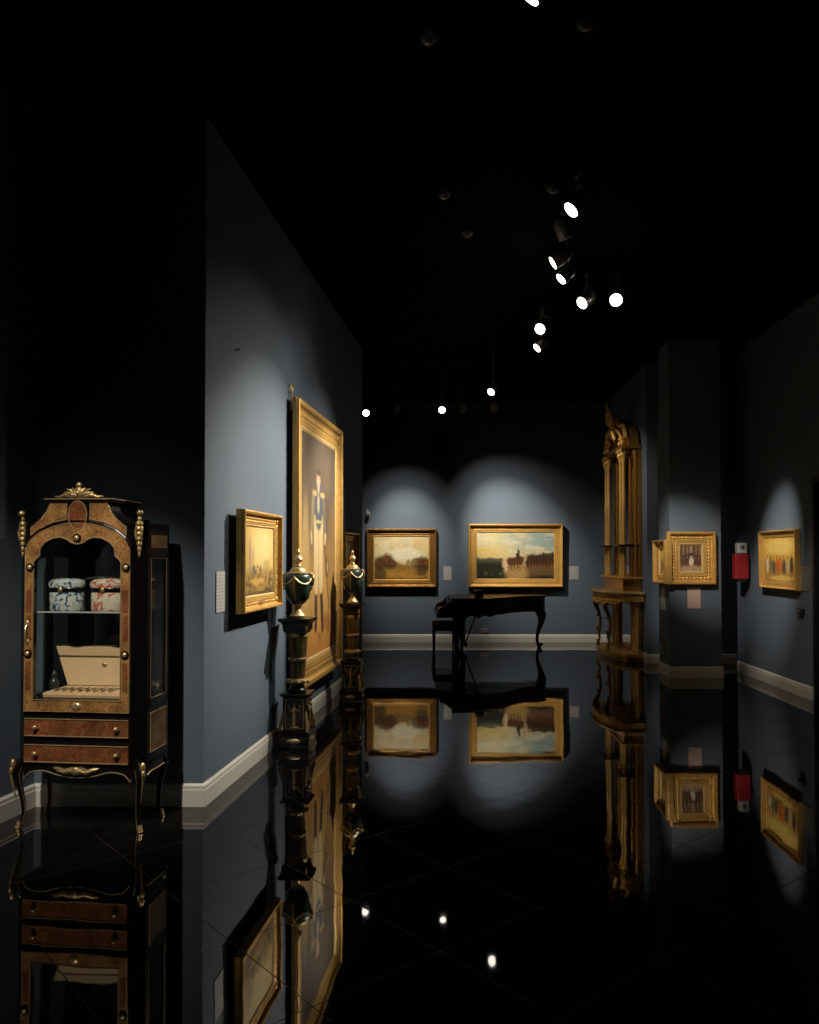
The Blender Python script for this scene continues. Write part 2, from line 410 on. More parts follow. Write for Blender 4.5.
def pic_riders(u, v):
    n = fbm(u*5, v*9, 2); n2 = fbm(u*26, v*20, 5)
    c = np.ones(u.shape+(3,))*np.array((.58, .52, .33))
    c = lay(c, (.62, .50, .22), (1-sm(.1, .55, u))*(1-sm(.6, .8, v)))
    c = lay(c, (.30, .38, .38), sm(.35, .9, u+.6*(v-.6))*sm(.35, .6, n+.1)*.9)
    c = lay(c, (.60, .60, .48), sm(.5, .65, fbm(u*4, v*12, 12))*.6)
    hz = .44+.10*sm(.3, 1, u)*sm(.3, .7, u)+.015*n2
    c = lay(c, (.13, .14, .10), (1-sm(hz-.02, hz+.02, v))); 
    c = lay(c, (.20, .13, .06), (1-sm(.32, .40, v+.05*n2)))
    c = lay(c, (.035, .04, .02), (1-sm(.30, .42, v))*(1-sm(.3, .42, u)))
    c = lay(c, (.22, .20, .07), blob(u, v, .16, .13, .2, .06)*sm(.4, .6, n2)*.8)
    c = lay(c, (.52, .36, .15), blob(u, v, .52, .10, .14, .22)*.8)
    c = lay(c, (.66, .50, .30), blob(u, v, .38, .32, .045, .17)*.9); c = lay(c, (.62, .46, .28), blob(u, v, .62, .40, .05, .13)*.6)
    for x in (.42, .46, .50, .54, .57):
        c = lay(c, (.15, .06, .025), blob(u, v, x, .38, .035, .085)*sm(.25, .5, n2+.2)); c = lay(c, (.10, .05, .03), blob(u, v, x-.01, .24, .007, .07)*.9)
    c = lay(c, (.05, .03, .02), blob(u, v, .535, .52, .018, .12)); c = lay(c, (.45, .25, .10), blob(u, v, .60, .55, .01, .05)*.6)
    for k in range(9):
        x = .66+k*.04
        c = lay(c, (.09, .045, .02), blob(u, v, x, .38+.02*(k%3), .022, .14)*sm(.2, .5, n2+.2)); c = lay(c, (.36, .15, .05), blob(u, v, x+.02, .30, .007, .07)*.7)
    c = lay(c, (.05, .035, .02), (1-sm(.02, .14, v+.05*n2))*sm(.6, .75, u)); c = lay(c, (.03, .03, .015), blob(u, v, .08, .05, .12, .06)*.7)
    return c
def pic_harbour(u, v):
    n = fbm(u*5, v*5, 3); n2 = fbm(u*18, v*24, 6)
    c = np.ones(u.shape+(3,))*np.array((.66, .48, .18))
    c = lay(c, (.76, .64, .34), blob(u, v, .60, .72, .35, .28, .6)*.9); c = lay(c, (.50, .34, .12), (1-sm(.0, .25, u))*.6)
    c = lay(c, (.40, .33, .20), blob(u, v, .20, .55, .045, .30)*.8); c = lay(c, (.40, .34, .20), blob(u, v, .30, .48, .03, .24)*.7); c = lay(c, (.46, .36, .18), blob(u, v, .75, .42, .12, .10)*.6)
    c = lay(c, (.38, .25, .09), (1-sm(.30, .42, v))*.75); c = lay(c, (.15, .11, .06), (1-sm(.24, .42, v))*sm(.42, .55, n2)*.9)
    c = lay(c, (.22, .20, .16), blob(u, v, .4, .36, .3, .07)*sm(.4, .55, n2)); c = lay(c, (.68, .47, .15), blob(u, v, .45, .20, .25, .05)*.8); c = lay(c, (.14, .10, .05), (1-sm(.03, .10, v+.05*n2))*.8)
    return c
def pic_portrait(u, v):
    n = fbm(u*4, v*6, 3); n2 = fbm(u*14, v*14, 8)
    c = np.ones(u.shape+(3,))*np.array((.145, .105, .07))
    c = lay(c, (.20, .145, .09), sm(.4, .6, n)*.6)
    c = lay(c, (.50, .30, .09), 1-sm(.30, .62, v+.1*(n-.5)))
    c = lay(c, (.62, .30, .07), (1-sm(.10, .20, v))*.8); c = lay(c, (.30, .13, .03), blob(u, v, .7, .10, .35, .07)*sm(.4, .6, n)*.9)
    c = lay(c, (.30, .17, .05), blob(u, v, .95, .4, .2, .3)*.6)
    X = .47
    def seg(x0, y0, x1, y1, r0, r1):
        t = np.clip(((u-x0)*(x1-x0)+(v-y0)*(y1-y0)*1.9)/((x1-x0)**2+(y1-y0)**2*1.9+1e-9), 0, 1)
        d = np.sqrt((u-x0-t*(x1-x0))**2+((v-y0-t*(y1-y0))*1.45)**2); return 1-sm(.75, 1.25, d/(r0+(r1-r0)*t))
    coat = (.115, .135, .165); cream = (.66, .52, .28)
    c = lay(c, (.60, .42, .16), blob(u, v, .12, .40, .10, .30)*.6)
    c = lay(c, (.07, .045, .025), seg(X-.06, .32, X-.07, .12, .045, .034)); c = lay(c, (.07, .045, .025), seg(X+.08, .32, X+.13, .11, .045, .034))
    c = lay(c, (.05, .035, .02), seg(X+.19, .50, X+.33, .20, .012, .010))
    c = lay(c, cream, seg(X-.05, .60, X-.06, .31, .085, .055)); c = lay(c, cream, seg(X+.06, .60, X+.08, .31, .085, .052))
    c = lay(c, (.40, .29, .13), seg(X+.005, .56, X+.01, .33, .010, .008)*.8)
    c = lay(c, coat, seg(X, .72, X+.01, .64, .125, .095)); c = lay(c, (.34, .26, .14), seg(X-.15, .71, X-.20, .56, .040, .030)); c = lay(c, (.22, .18, .11), seg(X+.16, .71, X+.21, .56, .040, .030))
    c = lay(c, (.60, .44, .16), blob(u, v, X-.11, .745, .07, .014)*.9); c = lay(c, (.60, .44, .16), blob(u, v, X+.12, .745, .07, .014)*.9); c = lay(c, (.60, .46, .18), blob(u, v, X, .615, .10, .008))
    c = lay(c, (.62, .50, .30), blob(u, v, X, .70, .035, .045)*.8)
    c = lay(c, (.62, .48, .30), seg(X-.20, .55, X-.19, .52, .026, .022)); c = lay(c, (.62, .48, .30), seg(X+.21, .55, X+.20, .52, .026, .022))
    c = lay(c, (.55, .38, .24), seg(X, .77, X, .79, .035, .035)); c = lay(c, (.62, .44, .29), blob(u, v, X, .812, .055, .036, .2)); c = lay(c, (.14, .08, .045), blob(u, v, X+.005, .845, .058, .014, .3))
    c = lay(c, (.30, .17, .10), (blob(u, v, X-.02, .818, .010, .004)+blob(u, v, X+.02, .818, .010, .004)+blob(u, v, X, .792, .016, .003))*.8)
    c = lay(c, (.07, .05, .03), blob(u, v, X+.27, .40, .06, .05)*.8); c = lay(c, (.60, .42, .16), blob(u, v, X+.28, .40, .02, .03)*.8)
    return c
def pic_interior(u, v):
    n2 = fbm(u*16, v*16, 8)
    c = np.ones(u.shape+(3,))*np.array((.20, .12, .075))
    for x in (.15, .35, .55, .75, .92): c = lay(c, (.40, .30, .20), blob(u, v, x, .80, .035, .22)*.8)
    c = lay(c, (.45, .38, .28), blob(u, v, .5, .83, .06, .14)*.8)
    for (x, y) in ((.20, .52), (.34, .56), (.60, .62), (.48, .60), (.74, .54), (.86, .5)):
        c = lay(c, (.10, .055, .035), blob(u, v, x, y, .07, .09)); c = lay(c, (.50, .36, .26), blob(u, v, x, y-.02, .03, .035)*.8); c = lay(c, (.16, .10, .08), blob(u, v, x, y-.2, .09, .14)*.8)
    c = lay(c, (.70, .62, .50), blob(u, v, .52, .36, .11, .17)); c = lay(c, (.62, .46, .34), blob(u, v, .53, .52, .035, .045)); c = lay(c, (.48, .34, .24), blob(u, v, .5, .10, .5, .14)*.8)
    c = lay(c, (.55, .44, .30), (1-sm(.15, .25, v))*sm(.35, .6, n2)*.7)
    return c
def pic_market(u, v):
    n2 = fbm(u*16, v*20, 8)
    c = np.ones(u.shape+(3,))*np.array((.66, .44, .11)); c = lay(c, (.74, .58, .22), blob(u, v, .5, .78, .5, .18)*.8)
    c = lay(c, (.40, .24, .07), (1-sm(.45, .62, v+.15*n2))*.8)
    for k, x in enumerate((.10, .20, .30, .42, .52, .63, .75, .86)):
        col = ((.62, .56, .42), (.30, .22, .12), (.12, .14, .10), (.52, .16, .05), (.58, .22, .07), (.14, .12, .10), (.55, .44, .26), (.12, .08, .05))[k]
        c = lay(c, col, blob(u, v, x, .36+.03*math.sin(k*2.1), .05, .17)*sm(.15, .45, n2+.15)); c = lay(c, (.35, .20, .10), blob(u, v, x, .56, .02, .03))
    c = lay(c, (.66, .48, .18), blob(u, v, .55, .08, .4, .07)); c = lay(c, (.3, .18, .06), 1-sm(.0, .04, v))
    return c

MC = {}
def canvas_mat(name, gloss=.35):
    m, n, b = nt(name)
    a = n.nodes.new('ShaderNodeAttribute'); a.attribute_name = 'paint'
    n.links.new(a.outputs['Color'], b.inputs['Base Color']); b.inputs['Roughness'].default_value = gloss
    tc = n.nodes.new('ShaderNodeTexCoord'); ns = n.nodes.new('ShaderNodeTexNoise'); ns.inputs['Scale'].default_value = 90
    n.links.new(tc.outputs['Object'], ns.inputs['Vector'])
    bp = n.nodes.new('ShaderNodeBump'); bp.inputs['Strength'].default_value = .15; bp.inputs['Distance'].default_value = .002
    n.links.new(ns.outputs['Fac'], bp.inputs['Height']); n.links.new(bp.outputs[0], b.inputs['Normal'])
    return m
M['paint'] = canvas_mat('oil_paint', .5)
def canvas(parent, w, h, x0, z0, out, fn, nx=120, brush=True):
    brush = fn is not pic_portrait
    ny = max(24, int(nx*h/w))
    us = np.linspace(0, 1, nx); vs = np.linspace(0, 1, ny); U, V = np.meshgrid(us, vs)
    c = np.clip(fn(U+.042*(fbm(U*19, V*23, 31)-.47)+.012*(fbm(U*60, V*60, 5)-.47), V+.07*(fbm(U*15, V*17, 41)-.47)+.02*(fbm(U*55, V*50, 15)-.47)) if brush else fn(U, V), 0, 1)
    c = c*(.86+.28*fbm(U*40, V*40, 77))[..., None] if brush else c
    c = np.clip(c*(1.10 if brush else .82), 0, 1)**(1.32 if brush else 1.12)
    co = [(x0+u*w, -out, z0+v*h) for v in vs for u in us]
    fs = [(j*nx+i, j*nx+i+1, (j+1)*nx+i+1, (j+1)*nx+i) for j in range(ny-1) for i in range(nx-1)]
    # canvas has a thickness: a back face ring
    k = len(co); co += [(x0, -out+.012, z0), (x0+w, -out+.012, z0), (x0+w, -out+.012, z0+h), (x0, -out+.012, z0+h)]
    cor = [0, nx-1, ny*nx-1, (ny-1)*nx]
    fs.append((k+3, k+2, k+1, k))
    me = bpy.data.meshes.new('canvas'); me.from_pydata(co, [], fs); me.update()
    at = me.color_attributes.new('paint', 'FLOAT_COLOR', 'POINT')
    arr = np.ones((len(co), 4), dtype=np.float32); arr[:k, :3] = c.reshape(-1, 3)
    at.data.foreach_set('color', arr.ravel())
    o = bpy.data.objects.new('canvas', me); COL.objects.link(o); me.materials.append(M['paint']); o.parent = parent
    return o

def picture(name, label, W, px0, px1, ytop, ybot, fn, fw, depth, gold='gold', outer=None, tilt=0.0, back=.02, hooks=False, plate=False, group=None, ribs=None, nx=120, inner='gold_pale', gap=.0):
    """hang a framed picture on wall W: px0/px1 pixel columns of its front face, ytop/ybot rows at px0"""
    a0, zt = W.hit(px0, ytop, depth+gap); _, zb = W.hit(px0, ybot, depth+gap); a1, _ = W.hit(px1, ytop, depth+gap)
    w = a1-a0; h = zt-zb; ctr = W.pt((a0+a1)/2, zb, .003+gap)
    t = thing(name, label, 'painting', ctr, W.rz, group)
    t.rotation_euler = (tilt, 0, W.rz)
    D = depth
    f = MB().mitre(w, h, [(0, 0), (0, D*.6), (fw*.03, D*.7), (fw*.03, D*.95), (fw*.08, D), (fw*.18, D*.97), (fw*.22, D*.86), (fw*.27, D*.55), (fw*.34, D*.46), (fw*.58, D*.42), (fw*.64, D*.48), (fw*.72, D*.44), (fw*.82, D*.42), (fw*.84, D*.36), (fw*.84, 0)])
    f.build('frame', gold, t)
    i = MB().mitre(w, h, [(fw*.84, D*.1), (fw*.84, D*.38), (fw*.92, D*.40), (fw, D*.26), (fw, D*.1)]); i.build('inner_slip', inner, t)
    MB().box((0, -D*.08, h/2), (w-fw*1.5, .01, h-fw*1.5)).build('backing_board', 'boxback', t)
    canvas(t, w-2*fw+.004, h-2*fw+.004, -(w/2-fw+.002), fw-.002, D*.24, fn, nx)
    if gap:
        for sx in (-1, 1): MB().box((sx*w*.3, gap/2, h*.75), (.03, gap, .05)).build('wall_bracket', 'grey_metal', t)
    # running ornament on the cove, one mesh
    if ribs:
        r = MB(); cz_ = fw*.46; W2, H2 = w-2*cz_, h-2*cz_
        nz = max(3, round(H2/ribs)); nx_ = max(3, round(W2/ribs))
        for k in range(nz+1):
            for sx in (-1, 1): r.ball((sx*W2/2, -D*.44, cz_+k*H2/nz), 1, (fw*.11, D*.08, H2/nz*.56), 8)
        for k in range(1, nx_):
            for zz in (cz_, h-cz_): r.ball((-W2/2+k*W2/nx_, -D*.44, zz), 1, (W2/nx_*.56, D*.08, fw*.11), 8)
        r.build('carved_ornament', gold, t, smooth=True)
        for sx in (-1, 1):
            for zz in (cz_, h-cz_): MB().ball((sx*W2/2, -D*.46, zz), 1, (fw*.20, D*.14, fw*.20), 12).build('corner_ornament', gold, t, smooth=True)
    if plate:
        MB().box((0, -D*.62, fw*.5), (.10, .006, .022), bev=.002).build('title_plate', 'brass', t)
    if hooks:
        for sx in (-.38, .38):
            q = MB(); q.box((sx*w*1.24, gap*.6, h-.02), (.02, .012, .17))
            q.tube([(sx*w*1.24+.034*math.cos(a), gap*.6, h+.085+.038*math.sin(a)) for a in [2*PI*k/16 for k in range(16)]], .006, 8, closed=True)
            q.build('hanging_ring', 'bronze', t, smooth=True)
    return t, w, h, (a0+a1)/2, zb

picture('harbour_painting', 'small golden harbour scene in deep gilt box frame, beside the great portrait', WL, 245.0, 282.8, 508.6, 614.2, pic_harbour, .115, .065, 'gold', plate=True, ribs=.055, tilt=.0, gap=.045)
picture('portrait_painting', 'tall full-length portrait of a man in blue jacket and white breeches, gilt frame', WL, 299.0, 343.3, 396.5, 694, pic_portrait, .25, .060, 'gold', hooks=True, ribs=.10, nx=200, tilt=.0, gap=.045)
picture('small_framed_painting', 'small gilt-framed painting at the far end of the long left wall', WL, 345.8, 359.6, 531.5, 590, pic_harbour, .11, .09, 'gold_dark')
picture('autumn_landscape_painting', 'landscape with autumn trees and pale sky on the back wall, left of the piano', WB, 366.5, 436.5, 528.5, 587.4, pic_autumn, .145, .10, 'gold_dark', tilt=.02, inner='gold')
picture('riders_landscape_painting', 'wide painting of riders and crowd under a grey sky, above the piano', WB, 468.5, 563, 523.8, 587.3, pic_riders, .155, .10, 'gold', tilt=.02, plate=False, inner='gold', nx=160)
picture('interior_scene_painting', 'small crowded interior scene in wide gilt frame on the front of the column', WC, 668.2, 716.5, 531.5, 584.8, pic_interior, .175, .085, 'gold', ribs=.045)
tq, *_ = picture('ornate_narrow_painting', 'narrow painting in carved gilt frame on the side of the column', WCS, 652.4, 663.9, 540.5, 582.5, pic_market, .12, .10, 'gold', ribs=.05)
picture('market_crowd_painting', 'yellow-skied crowd scene in gilt frame on the right wall', WR, 758.6, 795.5, 531.6, 587.2, pic_market, .085, .06, 'gold', tilt=.01, inner='gold')

def crest(parent, w, z, out):
    q = MB()
    q.ball((0, -out, z+.015), .035, (1.2, .5, 1))
    for s_ in (-1, 1):
        q.tube([(s_*.02, -out, z+.01), (s_*.07, -out, z+.03), (s_*.12, -out, z+.012), (s_*w*.42, -out, z)], [.018, .016, .012, .006], 8)
    q.build('crest', 'gold', parent, smooth=True)
crest(tq, .5, .52, .06)

# ------------------------------------------------------------------ labels and small wall things
def card_mat(c):
    m, n, b = nt('printed_card'); tc = n.nodes.new('ShaderNodeTexCoord')
    w = n.nodes.new('ShaderNodeTexWave'); w.bands_direction = 'Z'; w.inputs['Scale'].default_value = 14; w.inputs['Distortion'].default_value = .0
    n.links.new(tc.outputs['Object'], w.inputs['Vector'])
    cr = n.nodes.new('ShaderNodeValToRGB'); e = cr.color_ramp.elements; e[0].position = .12; e[0].color = (*[k*.72 for k in c], 1); e[1].position = .35; e[1].color = (*c, 1)
    n.links.new(w.outputs['Fac'], cr.inputs[0]); n.links.new(cr.outputs[0], b.inputs['Base Color']); b.inputs['Roughness'].default_value = .6
    return m
CARD = card_mat((.42, .41, .39)); CARD_P = card_mat((.60, .44, .37)); CARD_D = card_mat((.20, .20, .20))
def card(W, px0, px1, y0, y1, label, m=CARD):
    a0, zt = W.hit(px0, y0, .006); a1, _ = W.hit(px1, y0, .006); _, zb = W.hit(px0, y1, .006)
    c = W.pt((a0+a1)/2, zb, 0)
    o = MB().box((0, -.003, (zt-zb)/2), (a1-a0, .006, zt-zb)).build('wall_label', m, loc=c, rz=W.rz)
    tag(o, label, 'label', 'printed wall labels beside the paintings')
card(WL, 216.5, 225, 571.5, 613, 'tall pale wall label left of the small harbour painting')
card(WB, 443.5, 451.5, 566.5, 580, 'pale wall label between the two back-wall landscapes')
card(WB, 569.5, 578.5, 566, 579.5, 'pale wall label right of the riders painting')
card(WC, 687.5, 700.5, 587.5, 608.5, 'pinkish wall label under the painting on the column front', CARD_P)
card(WCS, 661, 664.6, 588, 609, 'narrow wall label on the side of the column', CARD)
card(WR, 799.8, 808.5, 566, 590.5, 'dim grey wall label right of the market crowd painting', CARD_D)

def onwall(W, px, py, off=0):
    a, z = W.hit(px, py, off); return W.pt(a, z, 0)
# black switch box and white sensor right of the market painting
p = onwall(WR, 802.5, 611)
t = thing('switch_box', 'black switch box below the dim label on the right wall', 'switch', p, WR.rz)
MB().box((0, -.02, 0), (.13, .04, .055), bev=.006).build('housing', 'black', t); MB().box((0, -.042, .002), (.05, .006, .02)).build('rocker', 'grey_metal', t)
p = onwall(WR, 800.3, 566)
t = thing('alarm_sensor', 'small white alarm sensor beside the market painting frame', 'sensor', p, WR.rz)
MB().box((0, -.014, 0), (.030, .028, .085), bev=.006).build('housing', 'white_plastic', t); MB().ball((0, -.028, -.012), .010).build('sensor_lens', 'lens_dim', t, smooth=True)
# red alarm box with white head on the far end of the right wall
aw = (WR.A.y-10.36)/abs(WR.D.y); z2 = depthp(740, 582, 10.25).z
t = thing('alarm_box', 'red alarm box with white head on the right wall by the dark recess', 'alarm', WR.pt(aw, z2, 0), WR.rz)
MB().box((0, -.125, .20), (.12, .175, .33), bev=.012).build('red_body', 'red', t); MB().box((0, -.115, .44), (.10, .125, .14), bev=.012).build('white_head', 'white_plastic', t)
MB().box((0, -.12, .018), (.10, .12, .036)).build('black_base', 'black', t); MB().ball((.05, -.115, .45), .03, (.5, 1, 1)).build('strobe', 'lens_dim', t, smooth=True)
MB().box((0, -.02, .25), (.06, .04, .06)).build('wall_bracket', 'black', t)
# security camera on the far corner of the long wall
p = onwall(WB, 366.5, 512)
t = thing('security_camera', 'small white security camera on the back wall at its left corner', 'camera', p, .5)
MB().box((0, -.012, .02), (.04, .024, .07), bev=.004).build('wall_mount', 'white_plastic', t); MB().tube([(0, -.02, .03), (0, -.06, .03), (0, -.07, .0)], .010).build('arm', 'white_plastic', t, smooth=True)
MB().tube([(-.03, -.13, -.06), (.01, -.05, -.03)], .036, 14).build('camera_body', 'white_plastic', t, smooth=True)
MB().tube([(-.034, -.138, -.063), (-.03, -.13, -.06)], .024, 14).build('lens', 'lens_dim', t, smooth=True)
# outlets
def outlet(W, px, py, w, h, label, m='outlet'):
    t = thing('wall_outlet', label, 'outlet', onwall(W, px, py), W.rz)
    MB().box((0, -.008, 0), (w, .016, h), bev=.003).build('cover_plate', m, t)
    for s_ in (-1, 1): MB().box((s_*w*.24, -.017, 0) if w > h else (0, -.017, s_*h*.24), (min(w, h)*.35, .004, min(w, h)*.35)).build('socket', 'black', t)
outlet(WB, 484.5, 630.5, .14, .075, 'small grey power outlet on the back wall beneath the piano')
outlet(WCS, 662.5, 649, .06, .12, 'grey power outlet low on the side of the column')
# wall speaker on the back wall
p = onwall(WB, 441.5, 455)
t = thing('wall_speaker', 'black box speaker high on the dark back wall', 'speaker', p, 0)
MB().box((0, -.09, .17), (.26, .16, .34), bev=.01).build('cabinet', 'black', t); MB().box((0, -.172, .17), (.22, .006, .30)).build('grille', 'ceiling', t)
# nail in the left wall
p = onwall(WL, 236, 350)
o = MB().tube([(0, .0, 0), (0, -.03, .005)], .006).build('picture_nail', 'grey_metal', loc=p, rz=WL.rz); tag(o, 'single nail left high in the long blue wall', 'nail')

# ------------------------------------------------------------------ pedestals with urns
def pedestal(name, label, loc, rz):
    t = thing(name, label, 'pedestal', loc, rz, 'dark pedestals against the long left wall'); t.scale = ((.88, .88, 1) if loc.y < 7 else (.82, .82, 1))
    b = MB(); b.lathe([(.150, 0), (.150, .018), (.143, .026), (.140, .10), (.150, .110), (.152, .128), (.132, .140)], sq=4); b.build('plinth', 'ebony', t)
    MB().ball((0, -.142, .066), 1, (.070, .008, .020)).build('plaque', 'brass', t, smooth=True); MB().ball((.142, 0, .066), 1, (.008, .070, .020)).build('plaque', 'brass', t, smooth=True)
    MB().lathe([(.112, .140), (.112, .415), (.120, .420), (.135, .432), (.137, .446), (.075, .450)], sq=4).build('die', 'ebony', t)
    q = MB()
    for k in range(4):   # gilt edging and a standing figure in relief on each face
        R = Matrix.Rotation(k*PI/2, 4, 'Z'); r = MB()
        r.tube([(-.085, -.113, .165), (.085, -.113, .165), (.085, -.113, .395), (-.085, -.113, .395)], .0035, 6, closed=True)
        r.xf(R); me = bpy.data.meshes.new('t'); r.b.to_mesh(me); q.b.from_mesh(me); r.b.free(); bpy.data.meshes.remove(me)
    q.build('edging', 'brass', t, smooth=True)
    for k in range(4):
        R = Matrix.Rotation(k*PI/2, 4, 'Z'); r = MB()
        r.ball((0, -.118, .355), 1, (.016, .012, .018)); r.ball((0, -.116, .305), 1, (.026, .014, .036)); r.ball((0, -.116, .245), 1, (.022, .012, .045)); r.ball((-.004, -.115, .195), 1, (.018, .010, .028))
        for s_ in (-1, 1):
            r.tube([(s_*.02, -.118, .325), (s_*.045, -.118, .30), (s_*.05, -.118, .335)], .007, 6); r.ball((s_*.055, -.115, .345), .013)
        r.ball((0, -.115, .172), 1, (.045, .009, .010))
        r.xf(R).build('relief_figure', 'bronze', t, smooth=True)
    for k in range(4):
        R = Matrix.Rotation(k*PI/2+PI/4, 4, 'Z'); r = MB(); r.tube([(.150, 0, .30), (.165, 0, .24), (.185, 0, .17), (.180, 0, .145), (.165, 0, .150)], [.008, .012, .018, .016, .010], 8); r.xf(R).build('corner_bracket', 'gold_pale', t, smooth=True)
    MB().lathe([(.075, .448), (.085, .470), (.070, .485), (.060, .50), (.062, .515)], seg=28).build('shaft_foot', 'marble', t, smooth=True)
    g = MB().lathe([(.062, .512), (.092, .522), (.100, .535), (.096, .550), (.075, .560)], seg=28)
    for k in range(10):
        a = 2*PI*k/10; g.ball((.098*math.cos(a), .098*math.sin(a), .535), .016)
    g.build('lower_mount', 'bronze', t, smooth=True)
    s_ = MB(); n = 56; prof = [(.066, .556), (.074, .64), (.080, .72), (.088, .82), (.094, .905)]
    rings = []
    for r, z in prof: rings.append([s_.b.verts.new(((r*(1-.05*(i%2)))*math.cos(2*PI*i/n), (r*(1-.05*(i%2)))*math.sin(2*PI*i/n), z)) for i in range(n)])
    for a, bb in zip(rings, rings[1:]):
        for i in range(n): s_.face([a[i], a[(i+1)%n], bb[(i+1)%n], bb[i]])
    s_.build('fluted_shaft', M['shaft'], t)
    MB().lathe([(.074, .705), (.087, .710), (.090, .720), (.087, .730), (.076, .735)]).build('shaft_ring', 'brass', t, smooth=True)
    MB().lathe([(.092, .90), (.100, .906), (.098, .925), (.090, .94)]).build('shaft_collar', 'bronze', t, smooth=True)
    MB().lathe([(.098, .935), (.102, .95), (.108, .99), (.120, 1.010), (.128, 1.022), (.150, 1.036), (.150, 1.058)], sq=4).build('capital', 'ebony', t)
    for k in range(4):
        R = Matrix.Rotation(k*PI/2+PI/4, 4, 'Z'); r = MB(); r.tube([(.140, 0, 1.02), (.152, 0, .99), (.148, 0, .955), (.135, 0, .945), (.130, 0, .962)], [.012, .014, .011, .009, .006], 8); r.xf(R).build('corner_scroll', 'bronze', t, smooth=True)
    return t
M['shaft'] = mat('veined_stone', (.20, .145, .06), .3, .3, var=.6, vscale=14)
def urn(name, label, loc, rz):
    t = thing(name, label, 'urn', loc, rz, 'lidded green urns on the pedestals'); t.scale = ((.98, .98, 1) if loc.y < 7 else (.94, .94, 1))
    MB().lathe([(.066, 0), (.068, .018), (.054, .030), (.036, .052), (.026, .075), (.034, .098), (.046, .114)]).build('foot', 'bronze', t, smooth=True)
    MB().lathe([(.036, .108), (.066, .128), (.090, .165), (.106, .215), (.115, .270), (.1165, .320), (.109, .350), (.088, .366)], seg=36).build('urn_body', 'malachite', t, smooth=True)
    MB().lathe([(.088, .362), (.094, .368), (.092, .376), (.070, .384)]).build('rim', 'bronze', t, smooth=True)
    MB().lathe([(.072, .380), (.066, .398), (.048, .415), (.028, .424)]).build('lid', 'bronze', t, smooth=True)
    MB().lathe([(.026, .420), (.030, .432), (.016, .444), (.014, .452), (.036, .470), (.040, .488), (.028, .508), (.012, .520), (.018, .535), (.014, .553), (.003, .575)], seg=20).build('finial', 'bronze', t, smooth=True)
    for sgn in (-1, 1):
        h_ = MB(); h_.tube([(sgn*.106, 0, .26), (sgn*.128, 0, .275), (sgn*.136, 0, .315), (sgn*.126, 0, .352), (sgn*.108, 0, .365), (sgn*.090, 0, .362)], [.012, .010, .009, .009, .010, .007], 10)
        h_.ball((sgn*.112, 0, .25), .018, (.8, 1, 1.3)); h_.build('handle', 'bronze', t, smooth=True)
    g = MB()
    n = 24
    for k in range(n):   # festoon around the shoulder
        pass
    for j in range(4):
        a0 = j*PI/2+PI/4
        pts = []
        for k in range(9):
            a = a0-PI/4+PI/2*k/8; z = .335-.055*math.sin(PI*k/8); r = .1165+.002 if z > .3 else .1175
            pts.append((r*math.cos(a), r*math.sin(a), z))
        g.tube(pts, .007, 6)
        g.ball((.118*math.cos(a0+PI/4), .118*math.sin(a0+PI/4), .335), .012)
    g.build('garland', 'bronze', t, smooth=True)
    v = MB()
    for j in range(4):
        a = j*PI/2
        v.tube([(.040*math.cos(a), .040*math.sin(a), .115), (.093*math.cos(a), .093*math.sin(a), .168), (.1165*math.cos(a), .1165*math.sin(a), .285), (.1165*math.cos(a), .1165*math.sin(a), .325)], .006, 6)
    v.build('mount_strips', 'bronze', t, smooth=True)
    return t
P1 = Vector(((298-CX)/F*6.57, 6.57, 0)); P2 = Vector(((352.6-CX)/F*8.57, 8.57, 0))
pedestal('pedestal', 'dark stone and gilt pedestal nearest the small harbour painting', P1, WL.rz-PI/2)
pedestal('pedestal', 'dark stone and gilt pedestal beyond the tall portrait, near the far corner', P2, WL.rz-PI/2)
urn('lidded_urn', 'green urn on the pedestal nearest the small harbour painting', P1+Vector((0, 0, 1.058)), WL.rz-PI/2)
urn('lidded_urn', 'green urn on the farther pedestal, in front of the small far painting', P2+Vector((0, 0, 1.058)), WL.rz-PI/2)

# ------------------------------------------------------------------ display cabinet
def cz(py): return 1.57-(py-556)/175.0
def cx(px): return (px-77)/170.0
CAB = thing('display_cabinet', 'black glazed display cabinet with red and brass marquetry, against the dark left wall', 'cabinet', (-1.897, 4.53, 0), math.radians(-6))
HW, CH, DP = .32, .066, .36      # front half width, canted corner, depth
XS = HW+CH
top_out = [(HW, 1.74), (.292, 1.752), (.262, 1.764), (.232, 1.782), (.205, 1.806), (.188, 1.83), (.180, 1.855), (.180, 1.875)]
sil = [(-HW, .64), (HW, .64)] + top_out + [(-x, z) for x, z in reversed(top_out)]
glass_in = [(cx(35), cz(700)), (cx(119.5), cz(700))]
rt = [(cx(121.8), cz(562)), (cx(119.3), cz(559)), (cx(115.8), cz(556)), (cx(115), cz(548)), (cx(110), cz(542)), (cx(102), cz(538)), (cx(94), cz(537)), (cx(88), cz(539)), (cx(83), cz(542.5)), (cx(77), cz(544))]
glass_in = [(-rt[0][0], cz(700)), (rt[0][0], cz(700))] + rt + [(-x, z) for x, z in reversed(rt[:-1])]
door_out = [(-HW+.004, cz(711.5)), (HW-.004, cz(711.5)), (HW-.004, cz(549)), (cx(126), cz(540)), (cx(116), cz(532)), (cx(104), cz(527)), (cx(90), cz(523.5)), (cx(77), cz(523)), (cx(64), cz(523.5)), (cx(50), cz(527)), (cx(38), cz(532)), (cx(28), cz(540)), (-HW+.004, cz(549))]
CC = (0, 1.22)
